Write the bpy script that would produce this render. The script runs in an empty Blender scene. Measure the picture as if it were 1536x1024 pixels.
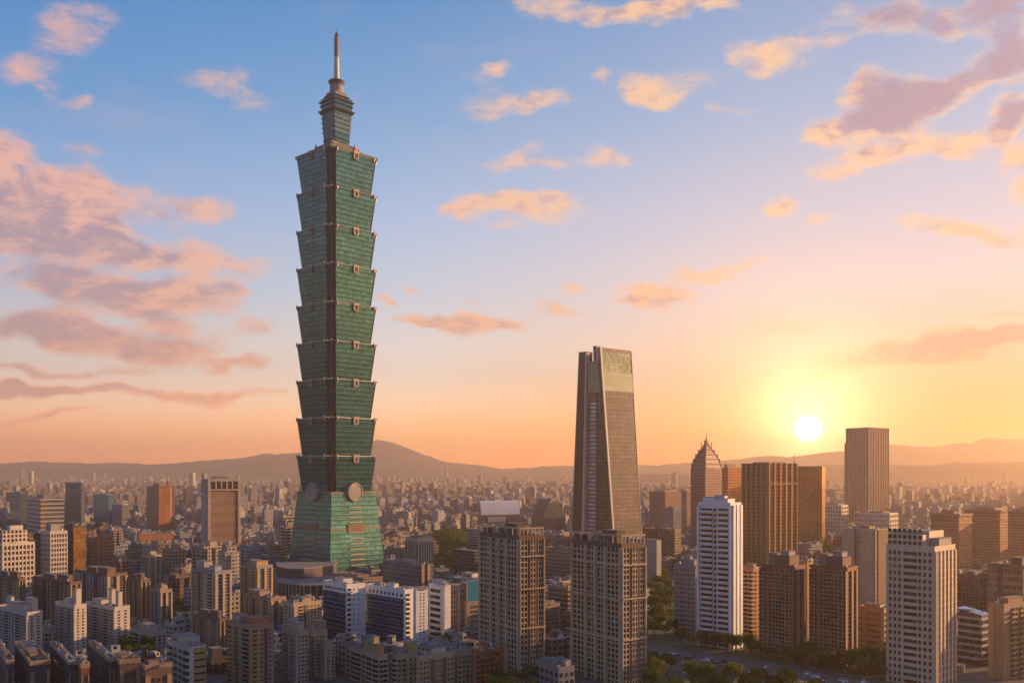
import bpy, math, random
from mathutils import Vector
# ---------------------------------------------------------------- camera, sky, sun, exposure
F = 1400.0; CX = 768.0; HY = 707.0; CH = 100.0        # focal length in picture pixels, vanishing column, horizon row, camera height
sc = bpy.context.scene
COL = sc.collection
cam = bpy.data.cameras.new('camera'); camo = bpy.data.objects.new('camera', cam); COL.objects.link(camo)
camo.location = (0, 0, CH); camo.rotation_euler = (math.pi/2, 0, 0)
cam.sensor_width = 36; cam.lens = 36*F/1536; cam.shift_y = (HY-512)/1536
cam.clip_start = 1; cam.clip_end = 60000
sc.camera = camo
sc.view_settings.view_transform = 'Standard'; sc.view_settings.look = 'None'
sc.view_settings.exposure = 0.80; sc.view_settings.gamma = 1
sc.render.engine = 'CYCLES'
sc.cycles.use_denoising = True
sc.cycles.max_bounces = 5; sc.cycles.diffuse_bounces = 2; sc.cycles.glossy_bounces = 2; sc.cycles.volume_bounces = 3
sc.cycles.transmission_bounces = 2; sc.cycles.transparent_max_bounces = 4
sc.cycles.caustics_reflective = False; sc.cycles.caustics_refractive = False

SUN_AZ, SUN_EL = 70.0, 12.0                             # from +Y towards +X
sl = bpy.data.lights.new('sun', 'SUN'); so = bpy.data.objects.new('sun', sl); COL.objects.link(so)
sl.energy = 5.0; sl.angle = math.radians(0.6); sl.color = (1.0, 0.56, 0.25)
sv = Vector((math.sin(math.radians(SUN_AZ))*math.cos(math.radians(SUN_EL)), math.cos(math.radians(SUN_AZ))*math.cos(math.radians(SUN_EL)), math.sin(math.radians(SUN_EL))))
so.rotation_euler = sv.to_track_quat('Z', 'Y').to_euler(); so.location = (600, 300, 900)

def lin(c):
    return tuple(((v/255.0)/12.92 if v/255.0 <= 0.04045 else ((v/255.0+0.075)/1.055)**2.4) for v in c)

class NT:
    """small node-tree writer"""
    def __init__(s, nt): s.nt = nt; nt.nodes.clear()
    def n(s, t, **k):
        o = s.nt.nodes.new(t)
        for a, b in k.items(): setattr(o, a, b)
        return o
    def put(s, sock, v):
        if hasattr(v, 'is_linked') or isinstance(v, bpy.types.NodeSocket): s.nt.links.new(v, sock)
        elif v is not None:
            if hasattr(sock.default_value, '__len__'):
                v = tuple(v); n_ = len(sock.default_value)
                sock.default_value = (v + (1.0,))[:n_] if len(v) < n_ else v[:n_]
            else: sock.default_value = v
    def m(s, op, a, b=None, c=None, clamp=False):
        o = s.n('ShaderNodeMath', operation=op, use_clamp=clamp)
        for i, v in enumerate((a, b, c)):
            if v is not None: s.put(o.inputs[i], v)
        return o.outputs[0]
    def vm(s, op, a, b=None, out=0):
        o = s.n('ShaderNodeVectorMath', operation=op); s.put(o.inputs[0], a)
        if b is not None:
            if op == 'SCALE': s.put(o.inputs[3], b)
            else: s.put(o.inputs[1], b)
        return o.outputs[out]
    def mix(s, f, a, b, bt='MIX'):
        o = s.n('ShaderNodeMix', data_type='RGBA', blend_type=bt)
        s.put(o.inputs[0], f); s.put(o.inputs[6], a); s.put(o.inputs[7], b); return o.outputs[2]
    def mr(s, v, a, b, c=0.0, d=1.0, smooth=False):
        o = s.n('ShaderNodeMapRange', interpolation_type='SMOOTHSTEP' if smooth else 'LINEAR')
        for i, x in enumerate((v, a, b, c, d)): s.put(o.inputs[i], x)
        return o.outputs[0]
    def noise(s, vec, scale, detail=4, rough=0.5, dist=0.0, out=0, dim='3D'):
        o = s.n('ShaderNodeTexNoise', noise_dimensions=dim); s.put(o.inputs['Vector'], vec)
        o.inputs['Scale'].default_value = scale; o.inputs['Detail'].default_value = detail
        o.inputs['Roughness'].default_value = rough; o.inputs['Distortion'].default_value = dist
        return o.outputs[out]
    def ramp(s, f, stops):
        o = s.n('ShaderNodeValToRGB'); s.put(o.inputs[0], f); e = o.color_ramp.elements
        while len(e) < len(stops): e.new(0.5)
        for el, (p, c) in zip(e, stops): el.position = p; el.color = tuple(c)+(1.0,)
        return o.outputs[0]
    def sep(s, v):
        o = s.n('ShaderNodeSeparateXYZ'); s.put(o.inputs[0], v); return o.outputs
    def comb(s, x=0.0, y=0.0, z=0.0):
        o = s.n('ShaderNodeCombineXYZ'); s.put(o.inputs[0], x); s.put(o.inputs[1], y); s.put(o.inputs[2], z); return o.outputs[0]

def sky_uv(px, py):
    u = math.atan((px-CX)/F); return u, (HY-py)/F*math.cos(u)

def build_world():
    w = bpy.data.worlds.new('World'); sc.world = w; w.use_nodes = True
    t = NT(w.node_tree)
    d = t.vm('NORMALIZE', t.n('ShaderNodeTexCoord').outputs['Generated'])
    x, y, z = t.sep(d)
    hyp = t.m('SQRT', t.m('ADD', t.m('MULTIPLY', x, x), t.m('MULTIPLY', y, y)))
    v = t.m('DIVIDE', z, t.m('MAXIMUM', hyp, 1e-4))
    u = t.m('ARCTAN2', x, y)
    # clear-sky colour by elevation, three azimuths
    def col(stops): return t.ramp(t.mr(v, 0.0, 0.75), [(max(0, (HY-yy)/F/0.75), lin(c)) for yy, c in stops])
    left = col([(707, (224,146,108)), (660, (240,176,132)), (610, (236,206,184)), (540, (216,204,200)), (450, (170,190,218)), (330, (130,172,220)), (180, (88,148,206)), (0, (50,128,194)), (-340, (60,120,186))])
    mid = col([(707, (248,160,84)), (660, (254,198,130)), (600, (250,224,196)), (530, (234,224,218)), (440, (198,210,226)), (330, (170,194,228)), (180, (122,168,214)), (0, (80,142,200)), (-340, (74,130,192))])
    right = col([(707, (255,140,24)), (660, (250,160,60)), (600, (236,178,124)), (530, (236,202,172)), (440, (222,208,208)), (330, (196,200,218)), (180, (156,182,216)), (0, (124,160,206)), (-340, (90,140,200))])
    su, svv = sky_uv(1212, 645)
    absd = t.m('ABSOLUTE', t.m('SUBTRACT', u, su))
    rightside = t.m('GREATER_THAN', u, su)
    c = t.mix(t.mr(t.m('MULTIPLY', absd, t.mr(rightside, 0, 1, 1.0, 0.3)), 0.05, 0.42), right, mid)
    c = t.mix(t.mr(absd, 0.42, 0.85), c, left)
    back = col([(707, (212,170,148)), (600, (196,168,152)), (450, (134,158,198)), (180, (100,148,204)), (-340, (60,118,186))])
    isback = t.mr(absd, 1.15, 1.9, 0, 1, True)
    c = t.mix(isback, c, back)
    # low sun: white disc, yellow halo, wide glow
    sd = Vector((math.sin(su), math.cos(su), svv)).normalized()
    ang = t.m('ARCCOSINE', t.m('MINIMUM', t.vm('DOT_PRODUCT', d, tuple(sd), out=1), 0.999999))
    disc = t.mr(ang, 0.0060, 0.0170, 1.0, 0.0, True)
    halo = t.m('POWER', 2.718, t.m('MULTIPLY', ang, -27.0))
    wide = t.m('POWER', 2.718, t.m('MULTIPLY', ang, -8.5))
    # clouds: soft patches placed over the sky, broken up by noise
    p = t.comb(u, t.m('MULTIPLY', v, 1.0), 0.0)
    wn = t.noise(p, 9.0, 3, 0.55, 0.0, 1)
    warp = t.vm('SCALE', t.vm('SUBTRACT', wn, (0.5, 0.5, 0.5)), 0.075)
    pw = t.vm('ADD', p, warp)
    B = [ # px, py, rx, ry, strength, dark
     (-5,215,60,38,1.0,0.0),(40,300,120,62,1.25,0.35),(120,300,60,55,1.0,0.1),(60,350,150,45,1.2,0.8),(205,375,70,24,.95,.5),
     (0,330,80,70,1.0,.6),(225,300,62,36,.62,.7),(312,300,55,26,.55,0),(345,395,95,34,.78,.1),(290,360,60,30,.5,.2),
     (105,430,110,34,.85,.9),(205,428,120,34,.8,.4),(290,455,95,40,.8,.25),(45,490,110,28,.85,.95),(180,500,150,34,.85,.45),(240,525,90,22,.7,.25),
     (380,502,46,16,.7,.1),(365,440,40,20,.5,.1),(60,552,140,10,.75,.8),(190,548,60,9,.6,.3),(350,550,72,12,.8,.15),
     (100,583,170,14,.9,.75),(305,581,130,10,.7,.4),(50,620,90,8,.7,.7),(20,580,90,9,.7,.8),
     (58,95,52,34,.62,.05),(118,146,34,16,.55,.1),(112,30,60,50,.4,.1),(112,220,50,16,.38,1.0),(350,132,100,34,.34,.2),
     (840,12,90,34,.7,.1),(950,14,110,22,.42,.2),(1050,8,80,18,.7,.2),(960,6,60,14,.6,.1),(780,160,110,22,.66,.05),(992,125,88,34,.82,.0),(886,122,24,16,.62,.1),(1010,150,30,18,.6,0),(1090,160,60,16,.3,.1),
     (1145,68,70,34,.72,.05),(775,308,110,30,1.0,0),(700,322,44,20,.75,0),(775,232,100,20,.6,.05),(905,228,60,20,.5,.1),(835,286,40,14,.6,0),(740,345,80,20,.3,.1),
     (690,486,120,19,1.05,.15),(620,492,50,10,.6,.2),(760,478,60,14,.7,.1),(840,458,44,16,.7,.1),(855,426,34,10,.6,0),(985,436,88,24,1.0,.15),(1080,400,100,16,.6,0),(930,452,40,12,.5,0),(960,460,60,14,.4,.1),(740,120,50,22,.4,.1),
     (612,430,22,12,.5,.1),(572,458,20,13,.55,.1),(700,452,40,12,.3,.2),
     (1285,132,40,24,.9,.3),(1228,192,46,26,.95,.1),(1340,165,84,38,1.1,1.0),(1420,140,44,26,.9,.6),(1330,222,100,30,1.1,0),(1258,262,52,20,.8,0),(1440,218,40,26,.9,0),
     (1470,20,100,46,.7,1.0),(1505,90,60,44,.95,1.0),(1518,175,40,36,.95,.5),(1525,232,40,24,.9,.0),(1352,28,60,40,.42,1.0),(1262,30,60,50,.34,.3),
     (1162,318,40,22,.75,0),(1440,336,105,20,.85,.05),(1225,350,40,12,.42,0),(1530,278,40,20,.8,0),
     (1290,548,110,14,.8,.25),(1400,530,120,20,1.1,.6),(1490,505,110,18,1.15,.6),(1420,548,90,12,.6,.1),(1235,562,70,8,.6,0),(1500,470,60,10,.3,.3),(1180,500,90,22,.25,0),(1000,600,80,6,.3,0)]
    dens = None; darkf = None
    for (px, py, rx, ry, s_, dk) in B:
        bu, bv = sky_uv(px, py)
        r = t.vm('LENGTH', t.vm('MULTIPLY', t.vm('SUBTRACT', pw, (bu, bv, 0)), (F/rx/1.25, F/ry/1.25, 0)), out=1)
        f = t.mr(r, 1.0, 0.0, 0.0, s_, True)
        dens = f if dens is None else t.m('ADD', dens, f)
        if dk > 0.05:
            g = t.m('MULTIPLY', f, dk*(0.72 if px < 520 else 1.0)); darkf = g if darkf is None else t.m('ADD', darkf, g)
    st = t.vm('MULTIPLY', p, (1.0, 1.9, 1.0))
    n1 = t.noise(st, 19.0, 12, 0.68, 0.35)
    n1b = t.noise(t.vm('ADD', st, (0.012, -0.016, 0.0)), 19.0, 7, 0.66, 0.35)
    dd = t.m('MINIMUM', t.m('MULTIPLY', dens, 1.2), 1.3)
    raw = t.m('ADD', t.m('MULTIPLY', dd, 1.08), t.m('MULTIPLY', t.m('SUBTRACT', n1, 0.5), 2.9))
    alpha = t.m('MULTIPLY', t.mr(raw, -0.02, 1.12, 0, 1, True), t.mr(dens, 0.03, 0.30, 0, 1, True))
    veil = t.m('MULTIPLY', t.mr(t.noise(t.vm('MULTIPLY', p, (1, 2.6, 1)), 4.0, 5, 0.6), 0.5, 0.8, 0, 1, True), 0.16)
    ratio = t.m('DIVIDE', darkf, t.m('MAXIMUM', dens, 0.05))
    shade = t.m('ADD', t.m('MULTIPLY', t.m('SUBTRACT', n1b, n1), 3.2), t.m('MULTIPLY', ratio, t.mr(raw, 0.3, 0.95, 0.2, 1.05)))
    shade = t.mr(t.m('ADD', shade, t.mr(raw, 0.3, 1.3, -0.12, 0.22)), 0.0, 0.95, 0, 1, True)
    lit_hi = t.mix(t.mr(absd, 0.1, 0.75), lin((255,204,158)), lin((244,182,158)))
    lit = t.mix(t.mr(v, 0.05, 0.22), t.mix(t.mr(absd, 0.1, 0.8), lin((240,158,96)), lin((226,158,134))), lit_hi)
    drk = t.mix(t.mr(absd, 0.1, 0.8), lin((172,144,160)), lin((178,146,156)))
    drk = t.mix(t.mr(v, 0.06, 0.2), t.mix(t.mr(absd, 0.1, 0.8), lin((214,150,110)), lin((190,144,140))), drk)
    cc = t.mix(shade, lit, drk)
    c = t.mix(veil, c, lit_hi)
    c = t.mix(t.m('MULTIPLY', alpha, 0.9), c, cc)
    c = t.mix(1.0, c, t.mix(t.m('MULTIPLY', t.mr(v, 0.115, 0.0, 0.0, 1.0, True), t.m('SUBTRACT', 1.0, isback)), (1.0, 1.0, 1.0), (2.0, 1.48, 1.12)), 'MULTIPLY')
    c = t.vm('ADD', c, t.vm('SCALE', (0.55, 0.13, 0.0), wide))
    c = t.vm('ADD', c, t.vm('SCALE', (5.0, 3.3, 1.7), halo))
    c = t.mix(disc, c, (6.0, 5.4, 4.2))
    # below the horizon (never seen past the ground): dull city bounce
    c = t.mix(t.mr(v, -0.03, 0.0), lin((120, 92, 80)), c)
    sky = t.n('ShaderNodeTexSky', sky_type='NISHITA', sun_disc=False)
    sky.sun_elevation = math.radians(SUN_EL); sky.sun_rotation = math.radians(SUN_AZ); sky.altitude = 100; sky.dust_density = 2.0
    b1 = t.n('ShaderNodeBackground'); t.put(b1.inputs[0], c); b1.inputs[1].default_value = WORLD_K
    b2 = t.n('ShaderNodeBackground'); t.put(b2.inputs[0], sky.outputs[0]); b2.inputs[1].default_value = 0.05
    ms = t.n('ShaderNodeMixShader'); ms.inputs[0].default_value = 0.12
    t.nt.links.new(b1.outputs[0], ms.inputs[1]); t.nt.links.new(b2.outputs[0], ms.inputs[2])
    o = t.n('ShaderNodeOutputWorld'); t.nt.links.new(ms.outputs[0], o.inputs[0])
    w.cycles.sampling_method = 'MANUAL'; w.cycles.sample_map_resolution = 1024
WORLD_K = 0.62
build_world()

HAZE_DENSITY = 1.08e-4
def build_haze():
    mb = MB(); mb.box(-15000, 15000, -400, 13500, -1.2, 540, 0, 0, True)
    m = bpy.data.materials.new('haze_air'); m.use_nodes = True; t = NT(m.node_tree)
    pv = t.n('ShaderNodeVolumePrincipled'); pv.inputs['Color'].default_value = (1.0, 0.77, 0.56, 1); pv.inputs['Density'].default_value = HAZE_DENSITY
    pv.inputs['Anisotropy'].default_value = 0.68
    o = t.n('ShaderNodeOutputMaterial'); t.nt.links.new(pv.outputs[0], o.inputs[1])
    ob = mb.build('haze', [m]); ob['kind'] = 'stuff'

# ---------------------------------------------------------------- materials
MATS = {}
def new_mat(name):
    m = bpy.data.materials.new(name); m.use_nodes = True; MATS[name] = m; return m, NT(m.node_tree)
def finish_mat(t, col, rough=0.7, metal=0.0, spec=None, bump=None, bstr=0.3, bdist=0.1):
    p = t.n('ShaderNodeBsdfPrincipled'); t.put(p.inputs['Base Color'], col); t.put(p.inputs['Roughness'], rough); t.put(p.inputs['Metallic'], metal)
    if spec is not None: t.put(p.inputs['Specular IOR Level'], spec)
    if bump is not None:
        b = t.n('ShaderNodeBump'); b.inputs['Strength'].default_value = bstr; b.inputs['Distance'].default_value = bdist
        t.put(b.inputs['Height'], bump); t.nt.links.new(b.outputs[0], p.inputs['Normal'])
    o = t.n('ShaderNodeOutputMaterial'); t.nt.links.new(p.outputs[0], o.inputs[0])
def grime(t, col, lo=0.62, hi=1.08):
    """weather staining: large blotches and thin vertical runs"""
    g = t.n('ShaderNodeNewGeometry').outputs['Position']
    a = t.noise(t.vm('MULTIPLY', g, (1, 1, 0.12)), 0.9, 5, 0.65)
    b = t.noise(g, 0.06, 3, 0.6)
    k = t.mr(t.m('ADD', t.m('MULTIPLY', a, 0.6), t.m('MULTIPLY', b, 0.4)), 0.3, 0.7, lo, hi)
    return t.vm('SCALE', col, k)
def plain(name, col, rough=0.75, metal=0.0, lo=0.66, hi=1.08, tint=False):
    m, t = new_mat(name)
    c = lin(col) if max(col) > 1.01 else col
    c = grime(t, c, lo, hi)
    if tint: c = t.mix(1.0, c, t.n('ShaderNodeObjectInfo').outputs['Color'], 'MULTIPLY')
    finish_mat(t, c, rough, metal); return m
def uvn(t):
    o = t.n('ShaderNodeUVMap'); return t.sep(o.outputs[0])
def facade(name, wall, glass=(0.016,0.018,0.022), bay=3.0, fl=3.0, ww=0.6, wh=0.5, rough=0.8, grough=0.12, attr=False, jit=0.6, gmetal=0.0, blind=0.25, wmetal=0.0):
    """wall with rows of windows laid out in metres on the wall's own UVs"""
    m, t = new_mat(name)
    u, v, _ = uvn(t)
    us = t.m('DIVIDE', u, bay); vs = t.m('DIVIDE', v, fl)
    mu = t.m('LESS_THAN', t.m('ABSOLUTE', t.m('SUBTRACT', t.m('FRACT', us), 0.5)), ww/2)
    mv = t.m('LESS_THAN', t.m('ABSOLUTE', t.m('SUBTRACT', t.m('FRACT', vs), 0.5)), wh/2)
    mask = t.m('MULTIPLY', mu, mv)
    wn = t.n('ShaderNodeTexWhiteNoise', noise_dimensions='3D')
    rnd = t.n('ShaderNodeObjectInfo').outputs['Random']
    t.put(wn.inputs[0], t.comb(t.m('FLOOR', us), t.m('FLOOR', vs), rnd))
    r = wn.outputs[0]
    wc = lin(wall) if max(wall) > 1.01 else wall
    if attr:
        a = t.n('ShaderNodeVertexColor', layer_name='tint'); wc = a.outputs[0]
    wc = grime(t, wc, 0.7, 1.08)
    gc = t.vm('SCALE', tuple(glass), t.mr(r, 0, 1, 1-jit, 1+jit))
    gc = t.mix(t.mr(r, 1-blind, 1-blind+0.02, 0.0, 0.55), gc, t.vm('SCALE', wc, 0.6))
    c = t.mix(mask, wc, gc)
    finish_mat(t, c, t.mr(mask, 0, 1, rough, grough), t.mr(mask, 0, 1, wmetal, gmetal)); return m
def curtain(name, glass, mull=1.5, fl=4.0, line=(0.3,0.33,0.32), lw=0.12, lh=0.12, rough=0.18, metal=0.35, jit=0.25, band=None, bh=0.3):
    """glazed curtain wall: thin mullions, floor lines and a spandrel band"""
    m, t = new_mat(name)
    u, v, _ = uvn(t)
    us = t.m('DIVIDE', u, mull); vs = t.m('DIVIDE', v, fl)
    fu = t.m('FRACT', us); fv = t.m('FRACT', vs)
    ml = t.m('MAXIMUM', t.m('LESS_THAN', fu, lw), t.m('LESS_THAN', fv, lh))
    wn = t.n('ShaderNodeTexWhiteNoise', noise_dimensions='3D')
    t.put(wn.inputs[0], t.comb(t.m('FLOOR', us), t.m('FLOOR', vs), 0.0))
    g = t.vm('SCALE', tuple(glass), t.mr(wn.outputs[0], 0, 1, 1-jit, 1+jit))
    gp = t.n('ShaderNodeNewGeometry').outputs['Position']
    g = t.vm('SCALE', g, t.mr(t.noise(t.vm('MULTIPLY', gp, (1,1,2.5)), 0.035, 4, 0.6), 0.3, 0.7, 0.75, 1.25))
    if band is not None:
        g = t.mix(t.m('MULTIPLY', t.m('GREATER_THAN', fv, 1-bh), 0.85), g, tuple(band))
    c = t.mix(ml, g, tuple(line))
    finish_mat(t, c, t.mr(ml, 0, 1, rough, 0.45), t.mr(ml, 0, 1, metal, 0.1), 0.3); return m
def glassmat(name, col, rough=0.08, metal=0.0, jit=0.7, cell=2.6):
    m, t = new_mat(name)
    g = t.n('ShaderNodeNewGeometry').outputs['Position']
    wn = t.n('ShaderNodeTexWhiteNoise', noise_dimensions='3D')
    t.put(wn.inputs[0], t.vm('FLOOR', t.vm('SCALE', g, 1/cell)))
    r = wn.outputs[0]
    c = t.vm('SCALE', tuple(col), t.mr(r, 0, 1, 1-jit, 1+jit))
    c = t.mix(t.mr(r, 0.84, 0.86, 0, 0.5), c, (0.24, 0.19, 0.15))      # drawn curtains
    finish_mat(t, c, rough, metal); return m

plain('beige', (0.45,0.33,0.22)); plain('pale_stone', (0.38,0.32,0.26)); plain('white_paint', (0.74,0.72,0.70), 0.6); plain('white_tile', (0.52,0.46,0.39), 0.5)
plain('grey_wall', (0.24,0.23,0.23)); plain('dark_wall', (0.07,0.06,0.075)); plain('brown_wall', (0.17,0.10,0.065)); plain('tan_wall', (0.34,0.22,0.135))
plain('orange_brick', (0.40,0.17,0.075)); plain('red_brown', (0.26,0.095,0.045)); plain('ochre', (0.42,0.27,0.12)); plain('concrete', (0.30,0.28,0.26))
plain('roof_grey', (0.20,0.19,0.18), 0.9, 0, 0.5, 1.15); plain('roof_brown', (0.19,0.13,0.10), 0.9, 0, 0.5, 1.15); plain('roof_red', (0.28,0.10,0.06), 0.85, 0, 0.6, 1.1)
plain('roof_green', (0.10,0.18,0.13), 0.8); plain('sheet_metal', (0.42,0.43,0.44), 0.4, 0.5, 0.6, 1.1); plain('blue_roof', (0.20,0.40,0.60), 0.5)
plain('steel', (0.50,0.47,0.43), 0.35, 0.7); plain('dark_steel', (0.09,0.085,0.08), 0.45, 0.4); plain('gold_trim', (0.55,0.42,0.28), 0.4, 0.5); plain('copper', (0.30,0.15,0.09), 0.5, 0.3)
plain('teal_panel', (0.02,0.28,0.36), 0.4); plain('grey_blue', (0.30,0.36,0.42), 0.5); plain('warm_white', (0.62,0.48,0.35), 0.6); plain('warm_beige', (0.55,0.41,0.27)); plain('shaft_blue', (0.008,0.024,0.036), 0.8, 0, 0.9, 1.1); plain('blue_line', (0.08,0.26,0.42), 0.5)
glassmat('window_glass', (0.014,0.015,0.018)); glassmat('brown_glass', (0.022,0.012,0.008)); glassmat('blue_glass', (0.02,0.06,0.10), 0.06, 0.2); glassmat('grey_glass', (0.07,0.08,0.09))
curtain('jade_glass', (0.036,0.155,0.165), 2.4, 4.3, (0.036,0.15,0.15), 0.08, 0.12, 0.14, 0.7, 0.42, (0.012,0.065,0.070), 0.36)
curtain('jade_base_glass', (0.060,0.205,0.19), 2.4, 4.3, (0.06,0.21,0.185), 0.10, 0.12, 0.17, 0.6, 0.35, (0.018,0.08,0.065), 0.3)
curtain('dark_shaft_glass', (0.006,0.022,0.038), 1.5, 4.3, (0.015,0.035,0.05), 0.12, 0.1, 0.15, 0.3)
curtain('bronze_glass', (0.135,0.108,0.10), 4.4, 4.4, (0.025,0.018,0.015), 0.26, 0.16, 0.25, 0.15, 0.4, (0.06,0.04,0.032), 0.3)
curtain('bronze_dark', (0.065,0.040,0.032), 3.6, 4.4, (0.025,0.018,0.016), 0.2, 0.14, 0.3, 0.1, 0.2)
curtain('cream_louvre', (0.38,0.43,0.28), 4.0, 2.2, (0.24,0.27,0.17), 0.05, 0.28, 0.7, 0.0, 0.06)
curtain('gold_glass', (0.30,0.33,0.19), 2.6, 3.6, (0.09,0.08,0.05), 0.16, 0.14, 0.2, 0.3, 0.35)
curtain('sage_glass', (0.23,0.26,0.17), 1.6, 3.4, (0.13,0.14,0.10), 0.16, 0.12, 0.25, 0.4, 0.12)
curtain('pale_strip_glass', (0.50,0.58,0.64), 9.0, 4.4, (0.10,0.09,0.09), 0.02, 0.36, 0.2, 0.4, 0.25, (0.16,0.19,0.21), 0.2)
curtain('navy_glass', (0.006,0.022,0.045), 1.9, 3.2, (0.04,0.14,0.24), 0.07, 0.14, 0.1, 0.1, 0.5)
curtain('teal_glass', (0.06,0.20,0.24), 2.4, 3.6, (0.16,0.28,0.30), 0.12, 0.14, 0.15, 0.4, 0.3)
curtain('slate_glass', (0.09,0.11,0.13), 2.2, 3.6, (0.20,0.20,0.20), 0.14, 0.2, 0.18, 0.3, 0.35)
curtain('amber_glow_glass', (0.40,0.20,0.06), 1.8, 3.2, (0.10,0.06,0.03), 0.16, 0.2, 0.18, 0.5, 0.4)  # golden glass colour, also used for painted sun glow and a gold reflection
curtain('orange_ribs', (0.42,0.17,0.07), 1.9, 40.0, (0.17,0.06,0.03), 0.3, 0.01, 0.5, 0.1, 0.15)
curtain('brown_ribs', (0.15,0.08,0.075), 4.0, 3.3, (0.28,0.17,0.12), 0.08, 0.36, 0.4, 0.1, 0.2)
curtain('glare_tinted_brown', (0.32,0.105,0.025), 3.0, 3.6, (0.52,0.24,0.09), 0.2, 0.26, 0.25, 0.3, 0.25)  # orange of the sun's glare painted into the brown base colour
facade('f_beige', (0.36,0.28,0.20), fl=3.0); facade('f_cream', (0.45,0.38,0.30), bay=3.4, fl=2.9, ww=0.5); facade('f_white', (0.43,0.40,0.36), bay=3.2, fl=2.9, ww=0.55, wh=0.52)
facade('f_grey', (0.25,0.25,0.26), bay=2.8, fl=3.0, ww=0.66, wh=0.46); facade('f_brown', (0.18,0.115,0.08), bay=3.1, fl=3.0); facade('f_tan', (0.29,0.205,0.14), bay=2.9, fl=3.0, ww=0.62)
facade('f_rose', (0.34,0.22,0.17), bay=3.3, fl=2.9, ww=0.5, wh=0.48); facade('f_ochre', (0.42,0.28,0.15), bay=3.0, fl=3.0, ww=0.5); facade('f_dark', (0.085,0.075,0.07), bay=3.2, fl=3.2, ww=0.7)
facade('f_ribbon', (0.42,0.37,0.33), bay=30.0, fl=3.4, ww=0.98, wh=0.48, blind=0.0); facade('f_ribbon_brown', (0.26,0.17,0.12), bay=30.0, fl=3.2, ww=0.98, wh=0.45, blind=0.0)
facade('f_orange', (0.42,0.20,0.10), bay=2.7, fl=3.0, ww=0.5, wh=0.5, glass=(0.05,0.03,0.02)); facade('f_fine', (0.40,0.25,0.17), bay=2.4, fl=3.4, ww=0.62, wh=0.55, glass=(0.09,0.045,0.03), blind=0.05)
facade('f_whitegrid', (0.52,0.46,0.39), bay=2.9, fl=3.1, ww=0.6, wh=0.62, blind=0.12); facade('f_blocks', (0.3,0.3,0.3), attr=True, bay=3.4, fl=3.1, ww=0.55, wh=0.48)
facade('f_whiteblue', (0.34,0.35,0.36), bay=2.6, fl=3.0, ww=0.6, wh=0.5)

# ---------------------------------------------------------------- mesh writer and object helpers
class MB:
    def __init__(s): s.v = []; s.f = []; s.m = []; s.uv = []; s.tint = []; s.cur = (0.3,0.3,0.3)
    def quad(s, pts, m=0, uv=None):
        i = len(s.v); s.v += [tuple(p) for p in pts]; s.f.append(tuple(range(i, i+len(pts)))); s.m.append(m); s.tint.append(s.cur)
        s.uv.append(uv if uv else [(p[0], p[1]) for p in pts])
    def loft(s, A, Bt, m=0, mt=None, cap=True, bottom=False, u0=0.0):
        """ring A up to ring Bt (same count, counter-clockwise seen from above)"""
        n = len(A); u = u0
        for i in range(n):
            a, b, c, d = A[i], A[(i+1) % n], Bt[(i+1) % n], Bt[i]
            L = math.dist(a[:2], b[:2]); L2 = math.dist(d[:2], c[:2]); o = (L-L2)/2
            s.quad([a, b, c, d], m, [(u, a[2]), (u+L, b[2]), (u+L-o, c[2]), (u+o, d[2])]); u += L
        if cap: s.quad(list(Bt), m if mt is None else mt)
        if bottom: s.quad(list(A)[::-1], m)
    def prism(s, poly, z0, z1, m=0, mt=None, bottom=False):
        s.loft([(x, y, z0) for x, y in poly], [(x, y, z1) for x, y in poly], m, mt, True, bottom)
    def box(s, x0, x1, y0, y1, z0, z1, m=0, mt=None, bottom=False):
        s.prism([(x0, y0), (x1, y0), (x1, y1), (x0, y1)], z0, z1, m, mt, bottom)
    def cyl(s, cx, cy, r0, r1, z0, z1, n=12, m=0, mt=None, bottom=False):
        A = [(cx+r0*math.cos(2*math.pi*i/n), cy+r0*math.sin(2*math.pi*i/n), z0) for i in range(n)]
        Bt = [(cx+r1*math.cos(2*math.pi*i/n), cy+r1*math.sin(2*math.pi*i/n), z1) for i in range(n)]
        s.loft(A, Bt, m, mt, True, bottom)
    def build(s, name, mats, parent=None, smooth=False):
        me = bpy.data.meshes.new(name); me.from_pydata(s.v, [], s.f)
        for mm in mats: me.materials.append(MATS[mm] if isinstance(mm, str) else mm)
        me.polygons.foreach_set('material_index', s.m)
        ul = me.uv_layers.new(name='UVMap'); ul.data.foreach_set('uv', [c for fu in s.uv for p in fu for c in p])
        if any(tt != (0.3,0.3,0.3) for tt in s.tint):
            ca = me.color_attributes.new('tint', 'FLOAT_COLOR', 'CORNER')
            ca.data.foreach_set('color', [c for f, tt in zip(s.f, s.tint) for _ in f for c in (tt[0], tt[1], tt[2], 1.0)])
        if smooth: me.polygons.foreach_set('use_smooth', [True]*len(s.f))
        me.update(); o = bpy.data.objects.new(name, me); COL.objects.link(o)
        if parent is not None: o.parent = parent
        return o
LABELS = {}
def tag(o, label=None, cat=None, group=None, kind=None):
    if label: o['label'] = label; LABELS.setdefault(label, []).append(o.name)
    if cat: o['category'] = cat
    if group: o['group'] = group
    if kind: o['kind'] = kind
    return o
def empty(name, loc=(0,0,0), rz=0.0):
    o = bpy.data.objects.new(name, None); COL.objects.link(o); o.location = loc; o.rotation_euler = (0,0,rz); o.empty_display_size = 2; return o
def child(name, mesh, parent, loc=(0,0,0), rz=0.0):
    o = bpy.data.objects.new(name, mesh); COL.objects.link(o); o.parent = parent; o.location = loc; o.rotation_euler = (0,0,rz); return o
def G(px, py):                                           # ground point seen at a picture position
    Y = F*CH/(py-HY); return (px-CX)/F*Y, Y
def zat(py, Y): return CH-(py-HY)*Y/F
AC_MESH = []
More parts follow.
